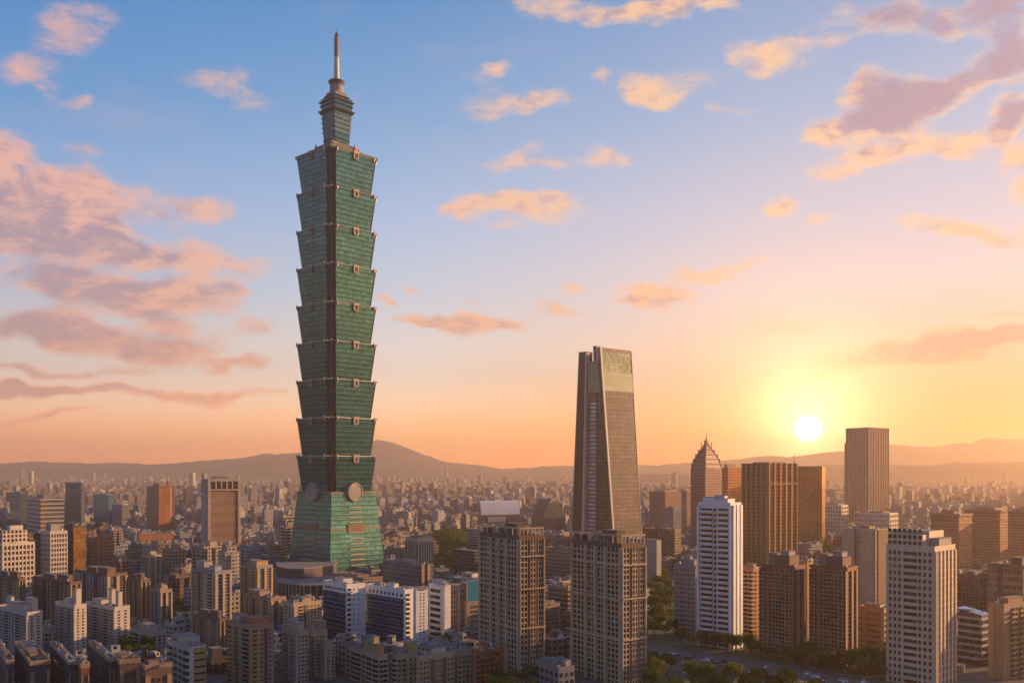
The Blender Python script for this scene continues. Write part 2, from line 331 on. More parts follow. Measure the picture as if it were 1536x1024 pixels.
for k_, (w_, d_, h_) in enumerate(((1.1, .8, 1.3), (1.8, 1.0, .9), (.5, .5, 2.2))):
    mb_ = MB(); mb_.box(-w_, w_, -d_, d_, 0.25, h_, 0, 1, True); mb_.box(-w_*.9, -w_*.7, -d_*.9, d_*.9, 0, .247, 1); mb_.box(w_*.7, w_*.9, -d_*.9, d_*.9, 0, .247, 1); mb_.cyl(0, 0, d_*.6, d_*.6, h_+.003, h_+.25, 10, 1)
    o_ = mb_.build('air_conditioner', ['sheet_metal', 'dark_steel']); AC_MESH.append(o_.data); bpy.data.objects.remove(o_)
# ---------------------------------------------------------------- boxes placed by their silhouette: near corner, right wall along local x, left wall along local y
FOOT = []      # (cx, cy, radius, xl, xr, y_visible_base, Y) of every placed building
class Bld:
    def __init__(s, name, label, cat, px, ytop, Y, beta, wall='f_beige', roof='roof_grey', group=None, yvis=None, parapet=0.9, z0=0.0, ncap=100, ramax=None):
        xl, xc, xr = px; b_ = math.radians(beta); cb, sb = math.cos(b_), math.sin(b_)
        kc, kl, kr = (xc-CX)/F, (xl-CX)/F, (xr-CX)/F
        s.C = (kc*Y, Y)
        s.a = (kr-kc)*Y/max(cb-kr*sb, 0.12); s.b = (kc-kl)*Y/max(sb+kl*cb, 0.12)
        s.a = max(2.0, min(s.a, ramax or 75)); s.b = max(2.0, min(s.b, 75))
        s.H = zat(ytop, Y); s.z0 = z0; s.mat = wall; s.cap = ncap
        s.root = empty(name, (s.C[0], s.C[1], 0), b_); tag(s.root, label, cat, group)
        mb = MB(); mb.box(0, s.a, 0, s.b, z0, s.H-0.02); s.wall = mb.build('wall', [wall], s.root)
        r = MB(); r.box(0.35, s.a-0.35, 0.35, s.b-0.35, s.H, s.H+0.06, 0)
        s.roofmat = roof; r.build('roof', [roof], s.root)
        if parapet:
            p = MB(); t_ = 0.3; h = s.H+parapet
            p.box(-0.05, s.a+0.05, -0.05, t_, s.H, h); p.box(-0.05, s.a+0.05, s.b-t_, s.b+0.05, s.H, h)
            p.box(-0.05, t_, t_+0.003, s.b-t_-0.003, s.H, h); p.box(s.a-t_, s.a+0.05, t_+0.003, s.b-t_-0.003, s.H, h)
            p.build('parapet', [wall if not wall.startswith('f_') else WALLOF.get(wall, 'beige')], s.root)
        s.wins = []; s.balcs = []
        mx = s.C[0]+(s.a*cb-s.b*sb)/2; my = s.C[1]+(s.a*sb+s.b*cb)/2
        FOOT.append((mx, my, math.hypot(s.a, s.b)/2, xl, xr, yvis if yvis else HY+CH*F/Y-3, Y))
        s.cb, s.sb = cb, sb
    def fb(s, mb, side, s0, s1, z0, z1, d0, d1, m=0, mt=None):
        if side == 'R': mb.box(s0, s1, -d1, -d0, z0, z1, m, mt, True)
        else: mb.box(-d1, -d0, s0, s1, z0, z1, m, mt, True)
    def dress(s, side, segs, nf, z0=None, z1=None, top=1.2, frame='beige', glass='window_glass', name='facade_frame'):
        """segs: (fraction, kind, options) from the near corner outward"""
        Lg = s.a if side == 'R' else s.b
        z0 = s.z0 if z0 is None else z0; z1 = (s.H-top) if z1 is None else z1
        fh = (z1-z0)/nf; tot = sum(q[0] for q in segs); p = 0.0
        for q in segs:
            w = q[0]/tot*Lg; kind = q[1]; o = q[2] if len(q) > 2 else {}
            s0, s1 = p, p+w; p += w
            if kind in ('win', 'grid'):
                n = o.get('n', 2); cw = w/n; fw = o.get('fw', 0.6); fhh = o.get('fh', 0.52); dp = o.get('dp', 0.35)
                for k in range(nf):
                    zb = z0+k*fh+fh*(1-fhh)*0.55
                    for j in range(n):
                        c = s0+(j+0.5)*cw
                        s.wins.append((side, c-cw*fw/2, c+cw*fw/2, zb, zb+fh*fhh, glass))
                if kind == 'grid':
                    fr = MB()
                    pw = cw*(1-fw)*o.get('pk', 0.9)
                    for j in range(n+1):
                        c = s0+j*cw; s.fb(fr, side, max(s0, c-pw/2), min(s1, c+pw/2), z0, z1+0.01, 0.003, dp)
                    bh = fh*(1-fhh)*o.get('bk', 0.8)
                    for k in range(nf+1):
                        zc = z0+k*fh; s.fb(fr, side, s0+0.01, s1-0.01, zc-bh/2 if k else zc, zc+bh/2 if k < nf else zc, 0.003, dp-o.get('db', 0.1)) if (k and k < nf) else None
                    fr.build(name, [frame], s.root)
            elif kind == 'pil':
                mb = MB(); s.fb(mb, side, s0, s1, z0, z1+o.get('up', 0), 0.003, o.get('d', 0.7)); mb.build('pilaster', [frame], s.root)
            elif kind == 'dark':
                mb = MB(); s.fb(mb, side, s0+0.05, s1-0.05, z0, z1, 0.003, 0.06); mb.build('recess_panel', [o.get('mat', 'dark_wall')], s.root)
            elif kind == 'ribbon':
                hh = fh*o.get('fh', 0.5)
                for k in range(nf):
                    zb = z0+k*fh+(fh-hh)*0.5
                    s.wins.append((side, s0+0.2, s1-0.2, zb, zb+hh, glass))
                    if o.get('lip'):
                        mb = MB(); s.fb(mb, side, s0, s1, zb+hh+0.05, zb+fh-0.05, 0.003, o['lip']); mb.build('floor_band', [frame], s.root)
            elif kind == 'balc':
                d = o.get('d', 1.3); ph = fh*o.get('ph', 0.36); n = o.get('n', 1); cw = w/n
                for k in range(nf):
                    zb = z0+k*fh
                    for j in range(n):
                        a0, a1 = s0+j*cw+0.12, s0+(j+1)*cw-0.12
                        s.balcs.append((side, a0, a1, zb, ph, d, o.get('mat', frame)))
                        s.wins.append((side, a0+0.35, a1-0.35, zb+fh*0.08, zb+fh*0.80, glass))
    def roofstuff(s, items, mat=None):
        """items: (name, x0, x1, y0, y1, height[, material]) fractions of the plan"""
        for it in items:
            nm, x0, x1, y0, y1, h = it[:6]; mm = it[6] if len(it) > 6 else (mat or WALLOF.get(s.mat, 'beige'))
            mb = MB()
            if nm == 'water_tank':
                cx, cy = s.a*(x0+x1)/2, s.b*(y0+y1)/2; r = max(0.8, min(s.a*(x1-x0), s.b*(y1-y0))/2)
                mb.cyl(cx, cy, r, r, s.H+0.9, s.H+0.9+h, 14, 0); mb.cyl(cx, cy, r*1.02, r*0.2, s.H+0.9+h, s.H+1.3+h, 14, 0)
                for q in range(4):
                    ax, ay = cx+(r*0.7)*(1 if q % 2 else -1)*0.8, cy+(r*0.7)*(1 if q//2 else -1)*0.8
                    mb.box(ax-0.1, ax+0.1, ay-0.1, ay+0.1, s.H+0.06, s.H+0.9, 0)
                mb.build('water_tank', [it[6] if len(it) > 6 else 'sheet_metal'], s.root)
            else:
                X0, X1, Y0, Y1 = s.a*x0, s.a*x1, s.b*y0, s.b*y1
                mb.box(X0, X1, Y0, Y1, s.H+0.06, s.H+h, 0)
                mb.box(X0-0.25, X1+0.25, Y0-0.25, Y1+0.25, s.H+h+0.003, s.H+h+0.25, 1)
                mb.build(nm, [mm, s.roofmat], s.root)
    def vis(s, w): return (w[3], -w[1])
    def finish(s):
        # the 100 largest windows as parts of their own, the rest as one stuff part; same for balconies
        ws = sorted(s.wins, key=s.vis, reverse=True)
        cache = {}
        for w in ws[:s.cap]:
            side, s0, s1, z0, z1, gl = w
            key = (side, round(s1-s0, 2), round(z1-z0, 2), gl)
            if key not in cache:
                mb = MB(); W, Hh = s1-s0, z1-z0
                s.fb(mb, side, -W/2, W/2, 0, Hh, 0.003, 0.05)
                s.fb(mb, side, -W/2-0.06, W/2+0.06, -0.14, -0.004, 0.003, 0.16, 1)
                s.fb(mb, side, -0.04, 0.04, 0.004, Hh-0.004, 0.053, 0.09, 2)
                s_ = mb.build('window', [gl, WALLOF.get(s.mat, 'beige'), 'steel'], s.root); cache[key] = s_.data
                o = s_
            else: o = child('window', cache[key], s.root)
            c = (s0+s1)/2; o.location = (c, 0, z0) if side == 'R' else (0, c, z0)
        if len(ws) > s.cap:
            gl_ = sorted({w[5] for w in ws[s.cap:]}); mb = MB(); wm = len(gl_)
            for side, s0, s1, z0, z1, gl in ws[s.cap:]:
                s.fb(mb, side, s0, s1, z0, z1, 0.003, 0.05, gl_.index(gl))
                s.fb(mb, side, s0-0.06, s1+0.06, z0-0.14, z0-0.004, 0.003, 0.16, wm)
            o = mb.build('window', gl_+[WALLOF.get(s.mat, 'beige')], s.root); o['kind'] = 'stuff'
        bs = sorted(s.balcs, key=s.vis, reverse=True)
        def onebal(mb, side, s0, s1, z0, ph, d, m):
            s.fb(mb, side, s0, s1, z0-0.12, z0+0.02, 0.003, d, m)
            s.fb(mb, side, s0, s1, z0+0.023, z0+ph, d-0.14, d, m)
            s.fb(mb, side, s0, s0+0.12, z0+0.023, z0+ph, 0.003, d-0.143, m); s.fb(mb, side, s1-0.12, s1, z0+0.023, z0+ph, 0.003, d-0.143, m)
        cache = {}
        for (side, s0, s1, z0, ph, d, mt) in bs[:100]:
            key = (side, round(s1-s0, 2), round(ph, 2), d, mt)
            if key not in cache:
                mb = MB(); W = s1-s0; onebal(mb, side, -W/2, W/2, 0, ph, d, 0); o = mb.build('balcony', [mt], s.root); cache[key] = o.data
            else: o = child('balcony', cache[key], s.root)
            c = (s0+s1)/2; o.location = (c, 0, z0) if side == 'R' else (0, c, z0)
        if len(bs) > 100:
            ml = sorted({b[6] for b in bs}); mb = MB()
            for (side, s0, s1, z0, ph, d, mt) in bs[100:]: onebal(mb, side, s0, s1, z0, ph, d, ml.index(mt))
            o = mb.build('balcony', ml, s.root); o['kind'] = 'stuff'
        s.clutter(); return s
    def clutter(s):
        R = random.Random(int(s.C[0]*7+s.C[1]))
        for _ in range(R.randint(6, 12)):
            x, y = R.uniform(.08, .92)*s.a, R.uniform(.08, .92)*s.b
            child('air_conditioner', AC_MESH[R.randrange(3)], s.root, (x, y, s.H+.07), R.choice([0, math.pi/2]))
WALLOF = {'f_beige':'beige','f_cream':'pale_stone','f_white':'white_tile','f_grey':'grey_wall','f_brown':'brown_wall','f_tan':'tan_wall','f_rose':'tan_wall','f_ochre':'ochre','f_dark':'dark_wall',
 'f_ribbon':'pale_stone','f_ribbon_brown':'tan_wall','f_orange':'orange_brick','f_fine':'tan_wall','f_whitegrid':'white_tile','f_whiteblue':'grey_blue','beige':'beige','pale_stone':'pale_stone','white_paint':'white_paint','white_tile':'white_tile',
 'grey_wall':'grey_wall','dark_wall':'dark_wall','brown_wall':'brown_wall','tan_wall':'tan_wall','orange_brick':'orange_brick','red_brown':'red_brown','ochre':'ochre','concrete':'concrete','warm_white':'warm_white','warm_beige':'warm_beige'}

# ---------------------------------------------------------------- the pagoda-like green tower
def green_tower():
    D = 892.0; k = D/F; X0 = (504.8-CX)*k
    rz = math.atan2(-X0, D)                               # turn so the near corner almost faces the camera
    root = empty('skyscraper', (X0, D, 0), math.radians(45)-rz*0.75+math.radians(0))
    root.rotation_euler.z = math.radians(47.5)
    tag(root, 'very tall green glass pagoda-like tower of stacked flaring tiers with a spire', 'skyscraper')
    FOOT.append((X0, D, 48, 431, 575, 868, D-40))
    Z = lambda py: CH-(py-HY)*k
    def plan(h, n):                                       # square with notched corners, half side h, notch n
        P = []
        for (sx, sy) in ((-1,-1), (1,-1), (1,1), (-1,1)):
            c = [(sx*(h-n), sy*h), (sx*(h-n), sy*(h-n)), (sx*h, sy*(h-n))]
            if (sx, sy) in ((-1,-1), (1,1)): c = [c[2], c[1], c[0]]
            P += c
        return P
    def ring(P, z): return [(x, y, z) for x, y in P]
    ht, hb, nt = 29.2, 25.3, 6.4
    rims = [240+55.5*i for i in range(9)]
    zt = [Z(y) for y in rims]; zbot = [zt[i+1]-0.5 for i in range(8)]+[Z(738)]
    for i in range(9):
        z1, z0 = zt[i], zbot[i]
        mb = MB()
        mb.loft(ring(plan(hb, nt-0.4), z0), ring(plan(ht, nt), z1-0.903), 0, 1)
        tier = mb.build('tier', ['jade_glass', 'roof_grey'], root)
        # bright metal cornice round the rim
        c = MB(); c.loft(ring(plan(ht+0.1, nt), z1-0.9), ring(plan(ht+0.5, nt), z1-0.4), 0); c.loft(ring(plan(ht+0.5, nt), z1-0.397), ring(plan(ht+0.4, nt), z1), 0, 1)
        c.build('cornice', ['steel', 'roof_grey'], tier)
        # curled ornament in the middle of every face and lumps at the corners
        for q in range(4):
            a = q*math.pi/2
            o = MB(); y = -ht-0.35
            o.box(-3.2, 3.2, y-1.3, y, z1-1.3, z1+1.0, 0, 0, True); o.box(-2.9, -1.6, y-0.9, y, z1-5.4, z1-1.303, 0, 0, True); o.box(1.6, 2.9, y-0.9, y, z1-5.4, z1-1.303, 0, 0, True)
            o.box(-1.597, 1.597, y-0.35, y+0.6, z1-5.2, z1-1.303, 1, 1, True); o.box(-2.4, 2.4, y-1.1, y, z1-6.2, z1-5.403, 0, 0, True)
            e = o.build('ornament', ['pale_stone', 'dark_wall'], tier); e.rotation_euler.z = a
            for sx in (-1, 1):
                o = MB(); xx = sx*(ht-nt-1.2)
                o.cyl(xx, -ht-0.7, 0.5, 1.0, z1-3.2, z1-0.6, 8, 0, 0, True); o.cyl(xx, -ht-0.7, 1.0, 0.4, z1-0.597, z1+1.2, 8, 0)
                e = o.build('corner_ornament', ['gold_trim'], tier); e.rotation_euler.z = a
    # dark glazed shafts in the notched corners with steel fins
    for q in range(4):
        a = q*math.pi/2
        m_ = MB(); r = hb-nt-0.2
        for i in range(9):
            z0, z1 = zbot[i]+0.01, zt[i]-1.25 if i else zt[0]-1.3
            A = [(-r-3.9, -r-3.9), (-r+0.2, -r-3.9), (-r+0.2, -r+0.2), (-r-3.9, -r+0.2)]; g = ht-hb-0.3
            m_.loft(ring(A, z0), ring([(x-g, y-g) for x, y in A], z1), 0)
        sh = m_.build('corner_shaft', ['shaft_blue'], root); sh.rotation_euler.z = a
        f = MB()
        for i in range(9):
            z0, z1 = zbot[i]+0.3, zt[i]-0.8; g = ht-hb-0.3
            for (fx, fy) in ((-r-4.1, -r-4.1), (-r-1.6, -r-4.1), (-r-4.1, -r-1.6)):
                f.loft([(fx-.14, fy-.14, z0), (fx+.14, fy-.14, z0), (fx+.14, fy+.14, z0), (fx-.14, fy+.14, z0)],
                       [(fx-.14-g, fy-.14-g, z1), (fx+.14-g, fy-.14-g, z1), (fx+.14-g, fy+.14-g, z1), (fx-.14-g, fy+.14-g, z1)], 0)
            f.box(-r-4.9-g, -r-2.6-g, -r-4.9-g, -r-2.6-g, z1+0.01, z1+1.6, 0, 0, True)
        e = f.build('corner_fin', ['dark_steel'], sh)
    # flared lower trunk
    zb1 = Z(740); zb0 = 0.5
    mb = MB(); mb.loft(ring(plan(33.6, 0.8), zb0), ring(plan(26.6, 0.8), zb1), 0, 1)
    trunk = mb.build('lower_trunk', ['jade_base_glass', 'roof_grey'], root)
    c = MB(); c.loft(ring(plan(27.2, 1.2), zb1+0.003), ring(plan(27.2, 1.2), zb1+2.2), 0, 0); c.build('cornice', ['grey_wall'], trunk)
    def hz(z): return 26.6+(33.6-26.6)*(zb1-z)/(zb1-zb0)
    for q in range(4):
        a = q*math.pi/2
        # round medallion
        o = MB(); zc = Z(737); y = -hz(zc)-1.0; n = 36; R = 9.0
        def disc(mb, r, y0, y1, m):
            A = [(r*math.cos(2*math.pi*i/n), y0, zc+r*math.sin(2*math.pi*i/n)) for i in range(n)]
            Bq = [(x, y1, z) for x, _, z in A]
            for i in range(n): mb.quad([A[i], A[(i+1) % n], Bq[(i+1) % n], Bq[i]], m)
            mb.quad(A, m); mb.quad(Bq[::-1], m)
        disc(o, R, y-1.4, y+3.5, 0); disc(o, R*0.74, y-1.8, y-1.403, 1)
        for i in range(n):                                # raised rim
            a0, a1 = 2*math.pi*i/n, 2*math.pi*(i+1)/n
            P = [(r_*math.cos(t_), yy, zc+r_*math.sin(t_)) for (r_, yy, t_) in ((R, y-1.403, a0), (R, y-1.403, a1), (R*0.95, y-2.3, a1), (R*0.95, y-2.3, a0))]
            o.quad(P, 2); P2 = [(r_*math.cos(t_), yy, zc+r_*math.sin(t_)) for (r_, yy, t_) in ((R*0.95, y-2.3, a0), (R*0.95, y-2.3, a1), (R*0.84, y-2.2, a1), (R*0.84, y-2.2, a0))]
            o.quad(P2, 2); P3 = [(r_*math.cos(t_), yy, zc+r_*math.sin(t_)) for (r_, yy, t_) in ((R*0.84, y-2.2, a0), (R*0.84, y-2.2, a1), (R*0.8, y-1.41, a1), (R*0.8, y-1.41, a0))]
            o.quad(P3, 2)
        e = o.build('medallion', ['steel', 'concrete', 'pale_stone'], root); e.rotation_euler.z = a
        o = MB()
        for sx in (-1, 1): o.box(sx*16-7 if sx > 0 else -23, 23 if sx > 0 else -9.5, -hz(zc)-0.9, -hz(zc)+0.2, zc-2.0, zc-0.6, 0, 0, True)
        e = o.build('girdle', ['dark_steel'], trunk); e.rotation_euler.z = a
        for py in (759, 766.5, 774, 781, 796, 804.5, 812, 820, 827.5, 835.5, 843.5, 851):
            zc2 = Z(py); y2 = -hz(zc2)
            wdt = 7.6 if py < 790 else 8.4
            o = MB(); o.box(-wdt, wdt, y2-0.9, y2+0.3, zc2-0.55, zc2+0.55, 0, 0, True); e = o.build('light_shelf', ['pale_stone'], root); e.rotation_euler.z = a
        zc3 = Z(789); y3 = -hz(zc3)
        o = MB(); o.box(-9.6, 9.6, y3-1.3, y3+1.2, zc3-3.4, zc3+3.2, 0, 0, True)
        for qx in range(-8, 9, 2): o.box(qx-0.15, qx+0.15, y3-1.5, y3-1.303, zc3-3.2, zc3+3.0, 1, 1, True)
        e = o.build('plant_screen', ['tan_wall', 'brown_wall'], root); e.rotation_euler.z = a
    o = MB(); zc3 = Z(790); o.loft(ring(plan(hz(zc3-1.2)+0.25, 0.8), zc3-1.2), ring(plan(hz(zc3+0.8)+0.25, 0.8), zc3+0.8), 0, 0, False); o.build('mid_belt', ['dark_steel'], trunk)
    # entrance skirt
    o = MB(); o.box(-36, 36, -36, 36, 0.3, 6.5, 0, 1); o.build('entrance_skirt', ['slate_glass', 'roof_grey'], root)
    # roof terraces
    zr = zt[0]
    tiers = [(27.6, 0.0, 2.4, 'roof_green'), (17.6, 2.4, 7.0, 'dark_steel'), (15.0, 7.0, 10.0, 'copper'), (13.2, 10.0, 12.2, 'gold_trim')]
    tm = MB(); names = ['roof_green', 'dark_steel', 'brown_wall', 'grey_wall']
    for i, (h, z0, z1, m) in enumerate(tiers):
        tm.box(-h, h, -h, h, zr-0.4+z0, zr-0.4+z1, i); tm.box(-h-0.5, h+0.5, -h-0.5, h+0.5, zr-0.4+z1-0.5, zr-0.4+z1-0.1, 3)
    tm.build('roof_terrace', names, root)
    rnd = random.Random(3)
    for (ex, ey) in ((-15, 11), (11, -15), (15, 14), (-13.5, -13.5)):   # roof dragons / cranes
        o = MB(); o.box(ex-1.8, ex+1.8, ey-1.3, ey+1.3, zr+6.6, zr+9.6, 0, 0, True); o.box(ex-0.8, ex+3.4, ey-0.5, ey+0.5, zr+9.603, zr+11, 0, 0, True); o.cyl(ex-1, ey, 1.0, 0.3, zr+9.603, zr+13.4, 7, 0)
        o.build('roof_ornament', ['copper'], root)
    for (ex, ey, h) in ((-22, -22, 7), (21, 8, 9), (-20, 18, 6), (24, -22, 8)):
        o = MB(); o.cyl(ex, ey, 0.28, 0.12, zr+0.3, zr+1+h, 6, 0); o.build('mast', ['steel'], root)
    # upper shaft flaring upward
    z0 = zr+11.85; z1 = Z(152)
    mb = MB(); nseg = 1
    mb.loft(ring(plan(8.6, 0.7), z0), ring(plan(11.0, 0.8), z1), 0, 1)
    up = mb.build('upper_shaft', ['jade_glass', 'roof_grey'], root)
    for (py, h, th) in ((213, 9.6, 1.2), (206, 9.3, .6), (172, 11.9, .8), (169, 12.9, 1.1), (161, 11.9, .9), (155, 12.6, 1.0), (151, 11.0, 1.0), (147, 9.2, 1.0), (142.5, 7.6, 0.9)):
        c = MB(); zz = Z(py); c.loft(ring(plan(h-0.8, 0.8), zz-th), ring(plan(h, 0.9), zz), 0, 0, True, True)
        c.build('eave', ['dark_steel'], up)
    for py in (200, 193, 186, 179):
        c = MB(); zz = Z(py); hh = 8.6+(11-8.6)*(zz-z0)/(z1-z0)+0.35; c.box(-hh, hh, -hh, hh, zz-0.5, zz+0.4, 0, 0, True); c.build('floor_band', ['grey_wall'], up)
    c = MB(); c.loft(ring(plan(8.6, .8), Z(152)+0.01), ring(plan(7.0, .6), Z(141)), 0); c.cyl(0, 0, 6.6, 6.2, Z(141)+0.01, Z(129), 16, 0); c.cyl(0, 0, 6.3, 8.0, Z(129)+0.01, Z(124), 16, 1); c.cyl(0, 0, 8.1, 7.6, Z(124)+0.01, Z(122.5), 16, 1)
    c.build('neck', ['grey_wall', 'dark_steel'], root)
    s_ = MB(); s_.cyl(0, 0, 2.7, 2.15, Z(122.5)+0.01, Z(86), 14, 0); s_.cyl(0, 0, 1.7, 1.5, Z(86)+0.01, Z(56), 12, 1); s_.cyl(0, 0, 1.9, 1.6, Z(56)+.01, Z(51), 10, 1); s_.cyl(0, 0, .7, .2, Z(51)+.01, Z(46), 8, 1)
    sp = s_.build('spire', ['gold_trim', 'dark_steel'], root)
    for i in range(11):
        zz = Z(86)+(Z(57)-Z(86))*(i+0.5)/11
        r_ = MB(); r_.cyl(0, 0, 2.35, 2.35, zz-0.42, zz+0.42, 14, 0, 0, True); r_.build('spire_ring', ['pale_stone'], sp)
green_tower()


# dark rounded mall podium in front of the green tower
def mall():
    def poly(pts): return [((x-CX)/F*Y-cx, Y-cy) for x, Y in pts]
    cx, cy = (455-CX)/F*790, 790
    root = empty('shopping_mall', (cx, cy, 0)); tag(root, "low mall podium with dark rounded upper band at the green tower's left foot", 'mall')
    Q = poly([(411, 812), (418, 762), (456, 738), (500, 742), (510, 842), (410, 842)])
    lo = MB(); lo.prism(Q, 0, 9.6, 0, 1); b_ = lo.build('lower_storeys', ['f_dark', 'roof_grey'], root)
    c = MB(); c.prism([(x*1.02, y*1.03) for x, y in Q], 9.603, 10.5, 0, 1, True); c.build('cornice', ['pale_stone', 'roof_grey'], b_)
    U = poly([(414, 826), (417, 800), (426, 786), (440, 780), (456, 782), (470, 790), (484, 802), (500, 806), (505, 838), (414, 838)])
    up = MB(); up.prism(U, 10.503, 18.5, 0, 1); up.build('upper_band', ['dark_wall', 'roof_grey'], root)
    c = MB(); c.prism([(x*1.015, y*1.02) for x, y in U], 18.503, 19.1, 0, 1, True); c.build('roof_rim', ['tan_wall', 'roof_grey'], root)
    for i in range(len(Q)-2):
        a, b = Q[i], Q[i+1]; L = math.dist(a, b)
        for k in range(int(L/5)):
            t_ = k*5/L; x, y = (a[0]+(b[0]-a[0])*t_)*1.01, (a[1]+(b[1]-a[1])*t_)*1.012
            q = MB(); q.box(x-0.6, x+0.6, y-0.6, y+0.6, 0, 9.55); q.build('column', ['pale_stone'], root)
    FOOT.append((cx, cy+5, 46, 408, 500, 900, 735))
mall()

# ---------------------------------------------------------------- tapered bronze tower
def bronze_tower():
    Y0 = 1000.0; b_ = math.radians(40); cb, sb = math.cos(b_), math.sin(b_)
    def corner(xl, xc, xr, Y, ):
        kc, kl, kr = (xc-CX)/F, (xl-CX)/F, (xr-CX)/F
        C = Vector((kc*Y, Y)); a = (kr-kc)*Y/(cb-kr*sb); b = (kc-kl)*Y/(sb+kl*cb)
        return [C, C+Vector((cb, sb))*a, C+Vector((cb, sb))*a+Vector((-sb, cb))*b, C+Vector((-sb, cb))*b]
    bot = corner(859.5, 922, 964, 996); top = corner(873, 900, 947, 1012)
    H = zat(531, 1012)
    O = bot[0].copy(); root = empty('tapered_skyscraper', (O.x, O.y, 0)); tag(root, 'tapering bronze glass skyscraper with pale glass crown and slit left side', 'skyscraper')
    bot = [p-O for p in bot]; top = [p-O for p in top]
    FOOT.append((O.x+5, O.y+30, 55, 859, 964, 812, 1000))
    def P(side, u, z, d=0.0):
        """point on a face: u 0..1 from the near corner outward, z height, d outward"""
        i, j = (0, 1) if side == 'R' else (0, 3)
        t_ = z/H; a = bot[i].lerp(top[i], t_); b = bot[j].lerp(top[j], t_); p = a.lerp(b, u)
        n = Vector((sb, -cb)) if side == 'R' else Vector((-cb, -sb))
        return (p.x+n.x*d, p.y+n.y*d, z)
    def panel(mb, side, u0, u1, z0, z1, d0, d1, m=0, uvb=True):
        f = lambda u0_, u1_, d: [P(side, u0_[0], z0, d), P(side, u1_[0], z0, d), P(side, u1_[1], z1, d), P(side, u0_[1], z1, d)]
        A = f(u0, u1, d1); Bk = f(u0, u1, d0)
        W0 = math.dist(A[0], A[1]); W1 = math.dist(A[2], A[3]); uv = [(0, z0), (W0, z0), ((W0+W1)/2, z1), ((W0-W1)/2, z1)]
        if side == 'L': A = A[::-1]; Bk = Bk[::-1]; uv = uv[::-1]
        mb.quad(A, m, uv); mb.quad(Bk[::-1], m)
        for i in range(4): j = (i+1) % 4; mb.quad([A[j], A[i], Bk[i], Bk[j]], m)
    def zy(py): return zat(py, 1006)
    # core
    mb = MB(); s = 0.975
    mb.loft([(p.x, p.y, 0) for p in bot], [(bot[i].lerp(top[i], zy(600)/H).x, bot[i].lerp(top[i], zy(600)/H).y, zy(600)) for i in range(4)], 0, 1)
    zc = zy(556); A = [bot[i].lerp(top[i], zy(600)/H) for i in range(4)]; Bq = [bot[i].lerp(top[i], zc/H) for i in range(4)]
    mb.loft([(p.x, p.y, zy(600)+0.003) for p in A], [(p.x, p.y, zc) for p in Bq], 0, 1)
    mb.build('core', ['bronze_dark', 'roof_grey'], root)
    def add(name, mats, calls, parent=root):
        mb = MB()
        for c in calls: panel(mb, *c)
        return mb.build(name, mats, parent)
    # right face
    add('glass_front', ['bronze_glass'], [('R', (0.03, 0.03), (0.985, 0.985), 0, zy(585), 0.01, 0.8)])
    add('louvre_band', ['cream_louvre'], [('R', (0.03, 0.03), (0.985, 0.985), zy(585)+0.003, zy(556), 0.01, 1.0)])
    add('crown_glass', ['gold_glass', 'tan_wall'], [('R', (0.03, 0.03), (0.985, 0.985), zy(556)+0.003, zy(524), 0.01, 0.7), ('R', (0.03, 0.03), (0.985, 0.985), zy(524)+0.003, zy(519.5), 0.0, 0.9, 1)])
    add('edge_fin', ['white_tile'], [('R', (-0.02, -0.02), (0.03, 0.03), 0, zy(518), 0.0, 2.0)])
    add('edge_fin', ['white_tile'], [('R', (0.985, 0.985), (1.0, 1.0), 0, zy(520), -1.0, 1.2)])
    # spandrel bands standing proud of the glass
    for py in (598, 612, 640, 668, 700, 706):
        add('spandrel_band', ['bronze_dark'], [('R', (0.03, 0.03), (0.985, 0.985), zy(py)-0.7, zy(py)+0.5, 0.803, 1.1)])
    # left face: dark outer fin, recessed ladder of pale glass, inner fin, pale box on top
    add('outer_fin', ['bronze_dark'], [('L', (0.72, 0.62), (0.985, 0.985), 0, zy(524), -6.0, 4.5)])
    add('edge_fin', ['white_tile'], [('L', (0.66, 0.56), (0.72, 0.62), 0, zy(526), 0.0, 5.2)])
    add('edge_fin', ['white_tile'], [('L', (0.985, 0.985), (1.0, 1.03), 0, zy(523), -6.0, 4.6)])
    add('glass_ladder', ['pale_strip_glass'], [('L', (0.40, 0.22), (0.66, 0.56), 0, zy(602), 0.01, 1.0)])
    add('inner_fin', ['bronze_glass'], [('L', (0.0, 0.0), (0.40, 0.22), 0, zy(586), 0.01, 3.0)])
    add('brown_band', ['copper'], [('L', (0.22, 0.22), (0.56, 0.56), zy(601), zy(589), 0.01, 2.2)])
    add('glass_box', ['sage_glass'], [('L', (0.03, 0.03), (0.56, 0.56), zy(588), zy(540), -6.0, 3.6)])
    add('crown_glass', ['gold_glass', 'tan_wall'], [('L', (0.0, 0.0), (0.60, 0.60), zy(556)+0.01, zy(529), -7.5, -6.6), ('L', (0.0, 0.0), (0.60, 0.60), zy(529)+0.003, zy(526), -7.5, -6.4, 1)])
    add('crown_pylon', ['dark_steel', 'steel'], [('L', (0.10, 0.10), (0.28, 0.28), zy(545), zy(517), 0.0, 2.4), ('L', (0.03, 0.03), (0.10, 0.10), zy(545), zy(519), 0.0, 2.6, 1)])
    for i in range(42):
        z = 4+i*4.4
        if z > zy(605): break
        add('bracket', ['tan_wall'], [('L', (0.615-0.095*z/H, 0.615-0.095*z/H), (0.66-0.095*z/H, 0.66-0.095*z/H), z, z+2.2, 1.003, 3.6)])
bronze_tower()
